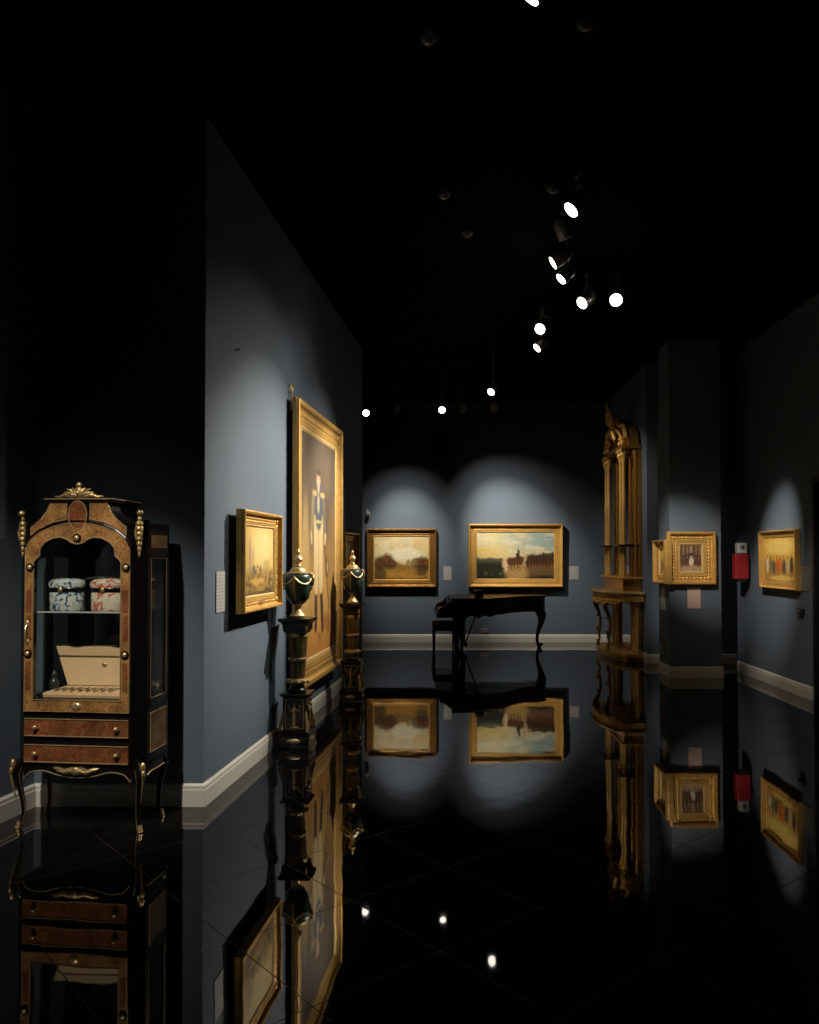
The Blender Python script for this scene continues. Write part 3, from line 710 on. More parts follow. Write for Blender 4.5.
# carcass
b = MB()
b.ring(sil, glass_in, 0, .022, CC)
b.prism([(-HW, .64), (HW, .64), (HW, .38), (-HW, .38)], 0, .022)
b.prism(top_out + [(-x, z) for x, z in reversed(top_out)], .022, DP)        # domed roof block
for sx in (-1, 1):
    b.prism([(sx*HW, 0), (sx*XS, CH), (sx*(XS-.03), CH+.02), (sx*(HW-.02), .022)], .38, 1.76, 'z')      # canted corner
    xs = sx*(XS-.0125)
    b.box((xs, CH+.018, 1.07), (.025, .036, 1.38)); b.box((xs, DP-.02, 1.07), (.025, .04, 1.38))
    b.box((xs, (CH+DP)/2, .54), (.022, DP-CH, .32)); b.box((xs, (CH+DP)/2, 1.66), (.025, DP-CH, .20)); b.box((xs, (CH+DP)/2, .72), (.025, DP-CH, .04))
b.prism([(-XS, CH), (-HW, 0), (HW, 0), (XS, CH), (XS, DP), (-XS, DP)], 1.725, 1.762, 'z')
b.prism([(-XS, CH), (-HW, .005), (HW, .005), (XS, CH), (XS, DP), (-XS, DP)], .365, .385, 'z')
b.box((0, DP-.01, .56), (2*XS-.02, .02, .37))
b.prism([(-XS+.02, CH), (-HW, .022), (HW, .022), (XS-.02, CH), (XS-.02, DP), (-XS+.02, DP)], .715, .735, 'z')
b.build('carcass', 'ebony', CAB)
# mirror back
mb = MB().box((0, DP-.012, 1.235), (2*XS-.05, .012, .99)); mb.build('mirror_back', 'old_mirror', CAB)
# cornice with gilt edge
b = MB(); b.prism([(-.200, -.012), (.200, -.012), (.200, DP), (-.200, DP)], 1.875, 1.895, 'z'); b.build('cornice', 'ebony', CAB, bevel=.003)
b = MB(); b.tube([(-.202, DP, 1.897), (-.202, -.014, 1.897), (.202, -.014, 1.897), (.202, DP, 1.897)], .004, 6); b.build('cornice_edging', 'brass', CAB)
# crest
b = MB(); b.ball((0, -.004, 1.935), 1, (.028, .016, .036)); b.ball((0, -.004, 1.975), 1, (.018, .012, .020)); b.ball((0, -.012, 1.93), 1, (.014, .014, .018))
for sx in (-1, 1):
    for a_, l_ in ((62, .060), (38, .075), (16, .080)):
        a_ = math.radians(a_); b.tube([(sx*.012, -.004, 1.915), (sx*(.012+l_*.55*math.cos(a_)), -.010, 1.915+l_*.62*math.sin(a_)), (sx*(.012+l_*math.cos(a_)), -.006, 1.915+l_*.85*math.sin(a_))], [.016, .013, .004], 8)
    b.tube([(sx*.03, -.004, 1.912), (sx*.08, -.004, 1.920), (sx*.115, -.004, 1.908), (sx*.145, -.004, 1.912)], [.015, .013, .009, .004], 8)
b.build('crest_ornament', 'bronze', CAB, smooth=True)
# frieze panels
for sx in (-1, 1):
    pl = [(-.285, cz(549)), (-.285, cz(528)), (-.262, cz(525)), (-.225, cz(520)), (-.195, cz(513)), (-.175, cz(503.5)), (-.060, cz(503.5)), (-.060, cz(512)), (-.058, cz(519)), (-.05, cz(521.5)), (-.15, cz(524)), (-.2, cz(528)), (-.25, cz(536))]
    pl = [(-.288, cz(537)), (-.288, cz(527)), (-.262, cz(524)), (-.228, cz(519)), (-.196, cz(512)), (-.170, cz(502.5)), (-.068, cz(502.5)), (-.070, cz(512)), (-.064, cz(519)), (-.15, cz(522)), (-.2, cz(525.5)), (-.245, cz(531))]
    pl = [(sx*-1*x, z) for x, z in pl]
    q = MB().prism(pl, -.006, .001); q.build('frieze_panel', 'boulle_gold', CAB)
    q = MB().tube([(x, -.006, z) for x, z in pl], .003, 6, closed=True); q.build('frieze_edging', 'brass', CAB)
el = [(.055*math.cos(2*PI*k/40), cz(515)+.080*math.sin(2*PI*k/40)) for k in range(40)]
MB().prism([(x*1.22, cz(515)+(z-cz(515))*1.16) for x, z in el], -.012, 0).build('medallion_rim', 'ebony', CAB)
MB().prism(el, -.017, -.011).build('medallion', 'boulle', CAB)
MB().tube([(x*1.02, -.017, z) for x, z in el], .0035, 6, closed=True).build('medallion_edging', 'brass', CAB)
# door
D0 = MB().ring(door_out, glass_in, -.016, -.002, CC).build('door', 'boulle_gold', CAB)
arch = door_out[2:]
MB().tube([(x, -.010, z+.010) for x, z in arch], .010, 8).build('arch_moulding', 'ebony', D0)
MB().tube([(x, -.017, z) for x, z in glass_in], .0045, 6, closed=True).build('glazing_bead', 'brass', D0)
MB().tube([(x*.993, -.016, z) for x, z in door_out], .003, 6, closed=True).build('outer_bead', 'brass', D0)
MB().prism(glass_in, .004, .008).build('glass_pane', 'glass', D0)
for x_, z_ in ((cx(29), cz(567.5)), (cx(127), cz(567.5)), (cx(27.5), cz(654)), (cx(126.5), cz(654)), (0, cz(538))):
    MB().tube([(x_, -.014, z_), (x_, -.022, z_)], .024, 18).build('roundel', 'ebony', D0, smooth=True)
    MB().ball((x_, -.026, z_), .015, (1, .7, 1)).build('boss', 'brass', D0, smooth=True)
MB().ball((0, -.016, cz(706)), 1, (.030, .010, .024)).build('lower_boss', 'brass', D0, smooth=True)
q = MB(); q.tube([(cx(26.5), -.018, cz(625)), (cx(26.5), -.034, cz(628)), (cx(26.5), -.036, cz(636)), (cx(26.5), -.018, cz(642))], .006, 8); q.ball((cx(26.5), -.018, cz(624)), 1, (.012, .006, .02)); q.ball((cx(26.5), -.018, cz(642)), 1, (.012, .006, .015)); q.build('door_handle', 'brass', D0, smooth=True)
# red inlay plaques up the stiles
for sx in (-1, 1):
    for y0, y1 in ((590, 612), (616, 640), (662, 690)):
        MB().box((sx*.290, -.017, (cz(y0)+cz(y1))/2), (.030, .003, cz(y0)-cz(y1))).build('stile_inlay', 'boulle', D0)
# drawers
for y0, y1 in ((719, 736), (745, 762)):
    w_ = .622; zc = (cz(y0)+cz(y1))/2; h_ = cz(y0)-cz(y1)
    dr = MB().box((0, -.003, zc), (w_, .018, h_)).build('drawer', 'boulle', CAB)
    MB().tube([(-w_/2, -.013, zc-h_/2), (w_/2, -.013, zc-h_/2), (w_/2, -.013, zc+h_/2), (-w_/2, -.013, zc+h_/2)], .0035, 6, closed=True).build('drawer_edging', 'brass', dr)
    for sx in (-1, 1):
        q = MB(); q.ball((sx*.242, -.024, zc), .015); q.tube([(sx*.242, -.01, zc), (sx*.242, -.025, zc)], .007, 8); q.tube([(sx*.242-.018, -.020, zc), (sx*.242, -.022, zc-.022), (sx*.242+.018, -.020, zc)], .003, 6)
        q.build('drawer_pull', 'bronze', dr, smooth=True)
# post mounts on the canted corners
for sx in (-1, 1):
    x_, y_ = sx*(HW+CH/2), CH/2-.012
    q = MB(); q.ball((x_+sx*.005, y_-.005, cz(513)), .019); q.ball((x_, y_, cz(519)), 1, (.012, .012, .016))
    for k in range(7):
        z_ = cz(524+k*5); r_ = (.022, .024, .020, .018, .015, .012, .008)[k]; q.ball((x_, y_, z_), 1, (r_, r_, .022))
    for s2 in (-1, 1): q.tube([(x_+s2*.012, y_-.008, cz(526)), (x_+s2*.020, y_-.012, cz(532)), (x_+s2*.012, y_-.010, cz(540))], .006, 6)
    q.build('corner_mount', 'bronze', CAB, smooth=True)
# side windows and panels
for sx in (-1, 1):
    X_ = sx*(XS-.006)
    fr = MB().box((X_, (CH+.036+DP-.04)/2, 1.15), (.005, DP-CH-.078, .82)).build('side_pane', 'glass', CAB)
    ya, yb = CH+.038, DP-.042; X2 = sx*(XS+.001)
    MB().tube([(X2, ya, .745), (X2, yb, .745), (X2, yb, 1.555), (X2, ya, 1.555)], .0035, 6, closed=True).build('side_bead', 'brass', CAB)
    MB().box((sx*(XS+.002), (ya+yb)/2, .55), (.006, yb-ya+.01, .225)).build('side_panel', 'boulle_dark', CAB)
    MB().tube([(sx*(XS+.006), ya-.005, .437), (sx*(XS+.006), yb+.005, .437), (sx*(XS+.006), yb+.005, .663), (sx*(XS+.006), ya-.005, .663)], .003, 6, closed=True).build('panel_edging', 'brass', CAB)
    MB().box((sx*(XS+.001), (ya+yb)/2, 1.655), (.006, yb-ya+.01, .075)).build('upper_side_panel', 'boulle_dark', CAB)
# apron
ap = [(-.32, .385)] + [(x, .385-(.012 + .065*max(0, math.cos(PI*x/.50))**1.5*(1 if abs(x) < .25 else 1))) for x in [(-.30+.6*k/30) for k in range(31)]] + [(.32, .385)]
def apz(x): 
    a = abs(x)/.32; return .385-(.035+.038*math.cos(a*PI*.9)**2*(1 if a < .55 else .35))
xs_ = [-.32+.64*k/40 for k in range(41)]
def apz(x):
    a = abs(x); 
    if a < .17: return .305+.028*(a/.17)**2
    if a < .26: return .333+.006*math.sin((a-.17)/.09*PI)
    return .333-.045*((a-.26)/.06)**2
b = MB().prism([(x, apz(x)) for x in xs_]+[(.32, .385), (-.32, .385)], .0, .024); b.build('apron', 'ebony', CAB)
MB().tube([(x, -.003, apz(x)+.003) for x in xs_], .0038, 6).build('apron_edging', 'brass', CAB)
q = MB(); q.ball((0, -.012, .345), 1, (.034, .014, .026))
for sx in (-1, 1):
    q.tube([(sx*.02, -.008, .35), (sx*.07, -.012, .342), (sx*.11, -.010, .358), (sx*.135, -.004, .362)], [.020, .016, .011, .004], 8); q.ball((sx*.06, -.012, .340), 1, (.024, .012, .018))
    q.ball((sx*.105, -.008, .352), 1, (.016, .010, .013))
q.build('apron_ornament', 'bronze', CAB, smooth=True)
for sx in (-1, 1):
    ys_ = [CH+(DP-CH)*k/20 for k in range(21)]
    def sz(y): a = (y-CH)/(DP-CH); return .34-.03*abs(2*a-1)**3+.0*a+(-.02*math.sin(a*PI))
    MB().prism([(y, sz(y)) for y in ys_]+[(DP, .385), (CH, .385)], sx*(XS-.02), sx*XS, 'x').build('side_apron', 'ebony', CAB)
    MB().tube([(sx*(XS+.003), y, sz(y)+.003) for y in ys_], .0035, 6).build('side_apron_edging', 'brass', CAB)
# cabriole legs, knee out, ankle in, foot out
for sx in (-1, 1):
    for fr in (0, 1):
        ox, oy = (sx*.707, -.707) if not fr else (sx*.707, .15)
        bx_, by_ = (sx*(HW+CH*.55), CH*.55) if not fr else (sx*(XS-.03), DP-.04)
        prof = [(.385, -.004, .034), (.355, .014, .036), (.320, .024, .033), (.28, .020, .027), (.22, .004, .021), (.15, -.010, .017), (.09, -.014, .0145), (.045, -.006, .014), (.018, .006, .017), (.0165, .008, .017)]
        pts = [(bx_+ox*o_, by_+oy*o_, z) for z, o_, r in prof]; rd = [r*.82 for *_, r in prof]
        lg = MB(); lg.tube(pts, rd, 10); lg.build('leg', 'ebony', CAB, smooth=True)
        lg = bpy.data.objects[[o.name for o in CAB.children if o.name.startswith('leg')][-1]]
        lg = CAB.children[-1] if CAB.children[-1].name.startswith('leg') else lg
        q = MB(); q.tube([(bx_+ox*.010, by_+oy*.010, .04), (bx_+ox*.012, by_+oy*.012, .018), (bx_+ox*.018, by_+oy*.018, .0)], [.012, .015, .017], 10); q.build('foot_mount', 'bronze', lg, smooth=True)
        MB().tube([(p_[0]-sx*r_*.9, p_[1]-r_*.55, p_[2]) for p_, r_ in zip(pts[1:-1], rd[1:-1])], .0017, 6).build('leg_edging', 'bronze', lg, smooth=True)
        if not fr:
            q = MB(); q.ball((bx_+ox*.045, by_+oy*.045, .372), 1, (.016, .016, .030)); q.ball((bx_+ox*.055, by_+oy*.055, .335), 1, (.012, .012, .024)); q.tube([(bx_+ox*.056, by_+oy*.056, .32), (bx_+ox*.046, by_+oy*.046, .25), (bx_+ox*.026, by_+oy*.026, .17)], [.008, .006, .003], 6)
            q.build('knee_mount', 'bronze', lg, smooth=True)
# glass shelf
SHZ = cz(612)
MB().prism([(-XS+.03, CH+.01), (-HW+.03, .03), (HW-.03, .03), (XS-.03, CH+.01), (XS-.03, DP-.02), (-XS+.03, DP-.02)], SHZ-.008, SHZ, 'z').build('glass_shelf', 'glass', CAB)
MB().box((0, .028, SHZ-.004), (2*HW-.06, .004, .008)).build('shelf_edge', M['white_plastic'], CAB)

def inc(x, y, z): # cabinet local to world
    return CAB.matrix_basis @ Vector((x, y, z))
RZC = CAB.rotation_euler.z
def porcelain_box(label, m, x, mount):
    t = thing('porcelain_box', label, 'box', inc(x, .15, SHZ), RZC, 'oval porcelain boxes in the display cabinet')
    def ov(r, z, k=.72): return [(r*math.cos(2*PI*i/36), k*r*math.sin(2*PI*i/36), z) for i in range(36)]
    def loft(rows, name, mm):
        q = MB(); R_ = [[q.b.verts.new(p) for p in ov(r, z)] for r, z in rows]
        for a, b2 in zip(R_, R_[1:]):
            for i in range(36): q.face([a[i], a[(i+1)%36], b2[(i+1)%36], b2[i]])
        q.face(list(reversed(R_[0]))); q.face(R_[-1]); return q.build(name, mm, t, smooth=True)
    loft([(.100, 0), (.104, .006), (.104, .100), (.098, .112)], 'box_body', m)
    loft([(.108, .112), (.110, .118), (.110, .128), (.106, .134)], 'hinge_band', mount)
    loft([(.106, .134), (.112, .150), (.108, .168), (.085, .182), (.04, .188)], 'box_lid', m)
    MB().ball((0, -.080, .122), 1, (.014, .008, .016)).build('clasp', 'brass', t, smooth=True)
porcelain_box('blue and white oval porcelain box on the glass shelf', 'porc_blue', -.150, M['ebony'])
porcelain_box('pink and cream oval porcelain box on the glass shelf', 'porc_pink', .108, M['ebony'])
CF = .735
t = thing('cutlery_case', 'open flared case with cream lining standing inside the display cabinet', 'case', inc(-.035, .12, CF), RZC)
def slope(mb): return mb.xf(Matrix.Rotation(math.radians(11), 4, 'X'))
slope(MB().prism([(-.275, 0), (.275, 0), (.185, .15), (-.175, .15)], .0, .022, 'z')).build('case_base', 'case_linen', t, bevel=.003)
slope(MB().prism([(-.245, .012), (.245, .012), (.165, .135), (-.155, .135)], .020, .027, 'z')).build('case_tray', 'case_linen', t)
MB().prism([(-.175, .0), (.185, .0), (.275, .235), (-.275, .235)], -.008, .008).xf(Matrix.Translation((0, .155, .050))@Matrix.Rotation(math.radians(-10), 4, 'X')).build('case_lid', 'case_linen', t, bevel=.003)
MB().ball((.05, .165, .175), 1, (.016, .006, .013)).build('lid_crest', 'bronze', t, smooth=True)
first = None
for k in range(8):
    x_ = -.16+k*.048
    if first is None:
        t = thing('spoon', 'small dark-toned spoon lying in the open cutlery case', 'spoon', inc(-.035+x_, .195, CF+.040), RZC+math.radians(-25), 'spoons laid in the open cutlery case')
        MB().ball((0, -.045, .006), 1, (.012, .022, .007), 10).build('bowl', 'silver', t, smooth=True)
        MB().tube([(0, -.025, .006), (0, .03, .008), (0, .062, .006)], [.003, .003, .006], 6).build('handle', 'silver', t, smooth=True); first = t
    else:
        c = copy_tree(first); c.location = inc(-.035+x_, .195, CF+.040)
t = thing('small_vase', 'little dark vase in the left corner of the display cabinet', 'vase', inc(-.285, .25, CF), RZC)
MB().lathe([(.018, 0), (.030, .02), (.038, .05), (.028, .085), (.014, .10), (.018, .115)]).build('vase_body', 'marble', t, smooth=True); MB().lathe([(.018, .113), (.020, .118), (.010, .130), (.006, .145)]).build('stopper', 'marble', t, smooth=True)

# ------------------------------------------------------------------ grand piano and stool
PX0, PYN = .47, 12.55
PN = thing('grand_piano', 'dark carved grand piano with closed lid, standing before the back wall', 'piano', (PX0, PYN, 0), 0)
LN, WD_ = 1.88, 1.36     # local: x from keyboard to tail, y from treble side (near) to spine
def outline(g=0):
    p = [(.20, WD_+g), (.20, -g), (.62, -g)]
    for k in range(1, 25):
        t_ = k/24; x = .62+(1.62-.62)*t_; y = (.80)*(t_*t_*(3-2*t_)); p.append((x, y-g))
    for k in range(1, 9):
        a = -PI/2+PI/2*k/8; p.append((1.62+.24*math.cos(a)+g, 1.06+.26*math.sin(a)))
    p.append((LN-.02+g, WD_+g-.1)); p.append((LN-.10+g, WD_+g)); return p
MB().prism(outline(), .63, .875, 'z').build('case', 'piano', PN, bevel=.004)
o = outline(-.0); b = MB()
pts = [(x, y, 0) for x, y in o[1:-1]]
# scalloped carved skirt under the rim, near side
sk = MB(); n_ = 48
for k in range(n_): pass
prev = None
for k in range(61):
    s_ = k/60; x = .20+.95*s_ ; 
    yy = 0 if x < .62 else .80*((x-.62)**2*(3-2*(x-.62)))
    zl = .63-(.045 if x < .62 else .055*max(0, 1-(x-.62)/.5))*(.6+.4*math.cos((x-.2)*30))
    row = [sk.b.verts.new((x, yy-.012, .645)), sk.b.verts.new((x, yy-.012, zl)), sk.b.verts.new((x, yy+.02, zl)), sk.b.verts.new((x, yy+.02, .645))]
    if prev:
        for j in range(4): sk.face([prev[j], prev[(j+1)%4], row[(j+1)%4], row[j]])
    else: sk.face(row)
    prev = row
sk.face(list(reversed(prev))); sk.build('carved_skirt', 'piano', PN)
LID = MB().prism(outline(.015), .875, .898, 'z').build('lid', 'piano', PN, bevel=.006)
MB().box((.11, WD_/2, .625), (.30, WD_, .07)).build('key_bed', 'piano', PN, bevel=.005)
for y_ in (.04, WD_-.04):
    MB().prism([(.0, .59), (.24, .59), (.24, .865), (.16, .845), (.10, .77), (.02, .745), (-.02, .69)], y_-.04, y_+.04).build('key_cheek', 'piano', PN, bevel=.006)
MB().box((.085, WD_/2, .673), (.13, WD_-.18, .022)).build('white_keys', 'ivory', PN)
q = MB()
for k in range(50):
    if k % 7 in (2, 6): continue
    q.box((.115, .11+k*(WD_-.2)/50, .692), (.08, .010, .016))
q.build('black_keys', 'black', PN)['kind'] = 'stuff'
MB().box((.17, WD_/2, .755), (.02, WD_-.10, .17)).build('fallboard', 'piano', PN)
def cabriole(parent, x, y, ht, dx, dy, sc):
    prof = [(1.0, -.005, .085), (.90, .03, .085), (.80, .045, .075), (.68, .035, .055), (.5, .0, .040), (.33, -.03, .030), (.18, -.035, .026), (.10, -.02, .032), (.055, .0, .040), (.0, .005, .030)]
    pts = [(x+dx*o_, y+dy*o_, z*ht) for z, o_, r in prof]
    l = MB(); l.tube(pts, [r*sc for *_, r in prof], 12); l.ball((x+dx*.07, y+dy*.07, ht*.88), .05*sc, (1, 1, 1.3)); l.ball((x+dx*.02, y+dy*.02, ht*.085), .042*sc, (1.1, 1.1, .7)); l.build('leg', 'piano', parent, smooth=True)
cabriole(PN, .36, .12, .61, -.3, -1, 1.0); cabriole(PN, .36, WD_-.14, .61, -.3, 1, 1.0); cabriole(PN, 1.755, 1.04, .66, 1, -.3, 1.0)
ly = MB(); ly.box((.44, WD_/2, .10), (.10, .34, .05), bev=.01)
for s_ in (-1, 1): ly.tube([(.44, WD_/2+s_*.10, .12), (.44, WD_/2+s_*.13, .30), (.44, WD_/2+s_*.07, .50), (.44, WD_/2+s_*.09, .64)], .016, 8)
ly.build('pedal_lyre', 'piano', PN, smooth=True)
ly = MB(); ly.tube([(.46, WD_/2, .10), (.66, WD_/2, .64)], .012, 8); ly.build('lyre_brace', 'piano', PN)
for k in (-1, 0, 1): MB().box((.36, WD_/2+k*.08, .085), (.10, .025, .012), bev=.003).build('pedal', 'brass', PN)
t = thing('music_box', 'small dark box standing on the closed piano lid', 'box', (PX0+.66, PYN+.35, .898), .2)
MB().box((0, 0, .05), (.13, .09, .10), bev=.006).build('box_body', 'piano', t); MB().box((0, 0, .108), (.14, .10, .018), bev=.004).build('box_lid', 'grey_metal', t)
bs = thing('piano_stool', 'dark upholstered piano stool pushed up to the keyboard end', 'stool', (.575, 13.2, 0), 0)
MB().box((0, 0, .385), (.40, .70, .07), bev=.006).build('seat_rail', 'piano', bs); 
cu = MB().box((0, 0, .445), (.39, .69, .05), bev=.02); cu.build('cushion', 'stool_fabric', bs, smooth=True)
for sx in (-1, 1):
    for sy in (-1, 1):
        MB().lathe([(.012, 0), (.014, .03), (.022, .36)], c=(sx*.17, sy*.32, 0), sq=4).build('leg', 'piano', bs)

# ------------------------------------------------------------------ gilt pier mirror on its console
CT = thing('pier_mirror', 'tall carved gilt pier mirror rising from the console table', 'mirror', WM.pt(WM.L-.98, 0, 0), WM.rz)
CN = thing('console_table', 'gilt console table with scrolled legs under the pier mirror', 'console table', WM.pt(WM.L-.98, 0, 0), WM.rz)
# local: x along wall (+x nearer the camera), -y into the room
def demi(a, b_, n=28, y0=0): return [(a*math.cos(PI+PI*k/n), y0+b_*math.sin(PI+PI*k/n)*(.85+.15*math.cos(3*(PI*k/n)))) for k in range(n+1)]
def bow(hw, dp, n=28):
    p = [(-hw, -.022)]
    for k in range(n+1):
        u = -1+2*k/n; y = -dp*(.62+.38*max(0, math.cos(u*PI/2))**.6) if abs(u) < .97 else -dp*.55
        p.append((hw*u, y))
    p.append((hw, -.022)); return p
MB().prism(bow(.86, .50), 0, .075, 'z').build('plinth', 'gold_dark', CN, bevel=.008)
MB().prism(bow(.82, .47), .075, .12, 'z').build('plinth_step', 'gold', CN, bevel=.008)
MB().prism(bow(.92, .60), 1.0, 1.04, 'z').build('table_top', 'marble_top', CN, bevel=.01)
MB().prism(bow(.88, .56), .89, 1.0, 'z').build('apron', 'gold', CN, bevel=.006)
q = MB()
for k in range(27):
    u = -1+2*(k+.5)/27; y = -.56*(.62+.38*math.cos(u*PI/2)**.6); z = .885-.04*abs(math.sin(u*PI*3)); q.ball((u*.86, y, z), 1, (.03, .02, .035), 8)
q.build('carved_swag', 'gold', CN, smooth=True)
def scroll_leg(x, y):
    prof = [(.89, -.03, .055), (.84, -.055, .06), (.77, -.045, .05), (.68, -.01, .038), (.58, .02, .030), (.46, .02, .034), (.40, .0, .045), (.33, -.005, .036), (.24, .01, .026), (.18, -.01, .034), (.12, -.02, .045)]
    l = MB(); l.tube([(x, y+o_, z) for z, o_, r in prof], [r*.72 for *_, r in prof], 12)
    for z, r in ((.86, .04), (.62, .032), (.41, .040), (.20, .032)): l.ball((x, y-.02, z), r, (1, .8, .8))
    for s_ in (-1, 1): l.tube([(x, y-.02, .85), (x+s_*.05, y-.04, .83), (x+s_*.07, y-.03, .78), (x+s_*.045, y-.02, .75)], [.02, .018, .014, .010], 8)
    l.build('leg', 'gold_dark', CN, smooth=True)
for x_, y_ in ((-.36, -.43), (.36, -.43)): scroll_leg(x_, y_)
# back of the console: pilasters and low mirror
MB().box((0, -.045, .50), (1.50, .045, .77)).build('back_panel', 'gold_dark', CN)
MB().box((0, -.070, .50), (.80, .008, .62)).build('low_mirror', 'old_mirror', CN)
for x_ in (-.62, -.48, .48, .62, .76, -.76):
    MB().lathe([(.045, .12), (.045, .16), (.032, .18), (.030, .80), (.042, .83), (.045, .89)], c=(x_, -.095, 0), seg=18).build('back_colonnette', 'gold', CN, smooth=True)
# pier mirror
Z0 = 1.04
MB().box((0, -.15, Z0+.09), (1.40, .28, .18)).build('base_block', 'gold_dark', CT, bevel=.01)
MB().box((0, -.16, Z0+.195), (1.46, .32, .03)).build('base_cornice', 'gold', CT, bevel=.008)
ZS = 1.72    # little shelf
for sx in (-1, 1):
    for dx in (-.085, .085):
        for yy in (-.25,) if dx < 9 else (-.1,):
            x_ = sx*.52+dx
            MB().lathe([(.042, Z0+.21), (.042, Z0+.25), (.030, Z0+.28), (.034, Z0+.45), (.028, ZS-.05), (.04, ZS-.02), (.04, ZS), (.032, ZS+.04), (.030, ZS+.10), (.027, 2.3), (.034, 2.36), (.026, 2.42), (.023, 2.98), (.036, 3.03), (.045, 3.12), (.055, 3.16)], c=(x_, yy, 0), seg=18).build('column', 'gold', CT, smooth=True)
    for dx in (-.16, .0, .16):
        MB().lathe([(.034, Z0+.21), (.026, Z0+.26), (.024, 3.0), (.038, 3.08), (.045, 3.16)], c=(sx*.52+dx, -.09, 0), seg=14).build('rear_column', 'gold_dark', CT, smooth=True)
    MB().box((sx*.52, -.025, 2.2), (.40, .04, 1.95)).build('side_pilaster', 'gold_dark', CT)
    MB().box((sx*.52, -.20, ZS+.01), (.36, .30, .03), bev=.008).build('bracket_shelf', 'ebony', CT)
    # capitals with figures
    q = MB()
    for dx in (-.085, .085):
        x_ = sx*.52+dx
        q.ball((x_, -.26, 3.20), 1, (.055, .055, .06)); q.ball((x_, -.27, 3.10), 1, (.045, .04, .05)); q.ball((x_, -.265, 3.29), 1, (.035, .035, .045)); q.ball((x_, -.265, 3.36), .026)
        for s2 in (-1, 1): q.tube([(x_, -.26, 3.24), (x_+s2*.05, -.28, 3.22), (x_+s2*.06, -.30, 3.15)], .015, 6)
    q.build('carved_capital', 'gold', CT, smooth=True)
MB().box((0, -.04, 2.2), (.66, .02, 1.90)).build('mirror_glass', 'old_mirror', CT)
# entablature, arched pediment and crest leaning forward
MB().box((0, -.16, 3.215), (1.46, .30, .06)).build('entablature', 'gold_dark', CT, bevel=.01)
pd = [(-.70, 3.24), (.70, 3.24)]+[(.70-1.40*k/24, 3.24+.10+.36*math.sin(PI*k/24)**.8+.05*math.sin(PI*k/24*5)) for k in range(25)]
MB().prism(pd, -.20, -.04).build('pediment', 'gold_dark', CT)
MB().tube([(x, -.23, z) for x, z in pd[2:]], .035, 8).build('pediment_moulding', 'gold', CT, smooth=True)
q = MB()
for sx in (-1, 1):
    q.tube([(0, -.25, 3.45), (sx*.12, -.30, 3.55), (sx*.22, -.32, 3.50), (sx*.24, -.30, 3.40), (sx*.16, -.28, 3.36)], [.05, .045, .035, .028, .02], 8)
    q.tube([(sx*.04, -.26, 3.60), (sx*.13, -.32, 3.72), (sx*.10, -.34, 3.83), (sx*.03, -.34, 3.86)], [.045, .04, .03, .02], 8)
q.ball((0, -.27, 3.55), 1, (.10, .07, .13)); q.ball((0, -.31, 3.72), 1, (.07, .05, .10)); q.ball((0, -.34, 3.85), 1, (.045, .035, .06)); q.tube([(0, -.32, 3.80), (0, -.36, 3.93), (0, -.38, 3.99)], [.04, .025, .008], 8)
for k in range(14):
    a = PI*k/13; q.ball((.45*math.cos(a), -.25, 3.30+.25*math.sin(a)), .035, (1, .8, 1), 8)
q.build('crest', 'gold', CT, smooth=True)

# ------------------------------------------------------------------ ceiling fixtures and light
LK = 6.3
def spot_light(loc, target, watts, size_deg, blend=1.0, col=(1, .90, .76), rad=.035):
    l = bpy.data.lights.new('spot_beam', 'SPOT'); l.energy = watts*LK; l.spot_size = math.radians(size_deg); l.spot_blend = blend; l.color = col; l.shadow_soft_size = rad
    o = bpy.data.objects.new('spot_beam', l); COL.objects.link(o); o.location = loc
    o.rotation_euler = (Vector(target)-Vector(loc)).to_track_quat('-Z', 'Y').to_euler(); return o
def beam(loc, target, watts, size, spill=.20, wide=1.5, **k):
    # hot core plus the softer spill of the same lamp
    spot_light(loc, target, watts, size, **k); spot_light(loc, target, watts*spill, min(150, size*wide), **k)
def head(loc, target, label, lit=True, sc=1.0, group='track spotlights under the black ceiling', rod=True):
    """spot head: lens centre at loc, aimed at target; stem up to the ceiling"""
    loc = Vector(loc); d_ = (Vector(target)-loc).normalized()
    t = thing('track_spotlight', label, 'spotlight', loc, 0, group)
    Rm = d_.to_track_quat('-Z', 'Y').to_matrix().to_4x4()
    r = .055*sc; L_ = .15*sc
    MB().lathe([(r*.96, -.0), (r, .006), (r, L_*.7), (r*.8, L_*.85), (r*.5, L_), (r*.4, L_)], seg=22).xf(Rm).build('housing', 'grey_metal', t, smooth=True)
    q = MB().lathe([(r*.9, -.004), (r*.9, .002)], seg=22).xf(Rm); q.build('lens', 'lens' if lit else 'lens_dim', t)
    pv = -d_*L_*.45
    y_ = MB(); side = d_.cross(Vector((0, 0, 1))); side = side.normalized() if side.length > .05 else Vector((1, 0, 0))
    top = pv+Vector((0, 0, r*1.9))
    y_.tube([pv+side*r*1.15, pv+side*r*1.2+Vector((0, 0, r*1.2)), top, pv-side*r*1.2+Vector((0, 0, r*1.2)), pv-side*r*1.15], .006*sc, 6); y_.build('yoke', 'grey_metal', t, smooth=True)
    z_up = CEIL-loc.z-.04
    MB().tube([top, (top.x, top.y, z_up)], .008, 8).build('stem', 'grey_metal', t)
    MB().box((top.x, top.y, z_up-.02), (.035, .10, .04)).build('track_adapter', 'black', t)
    return t
def PXZ(px, py, z):  # point on the sight line at height z
    d = ray(px, py); t_ = (z-H)/d.z; return Vector((d.x*t_, d.y*t_, z))

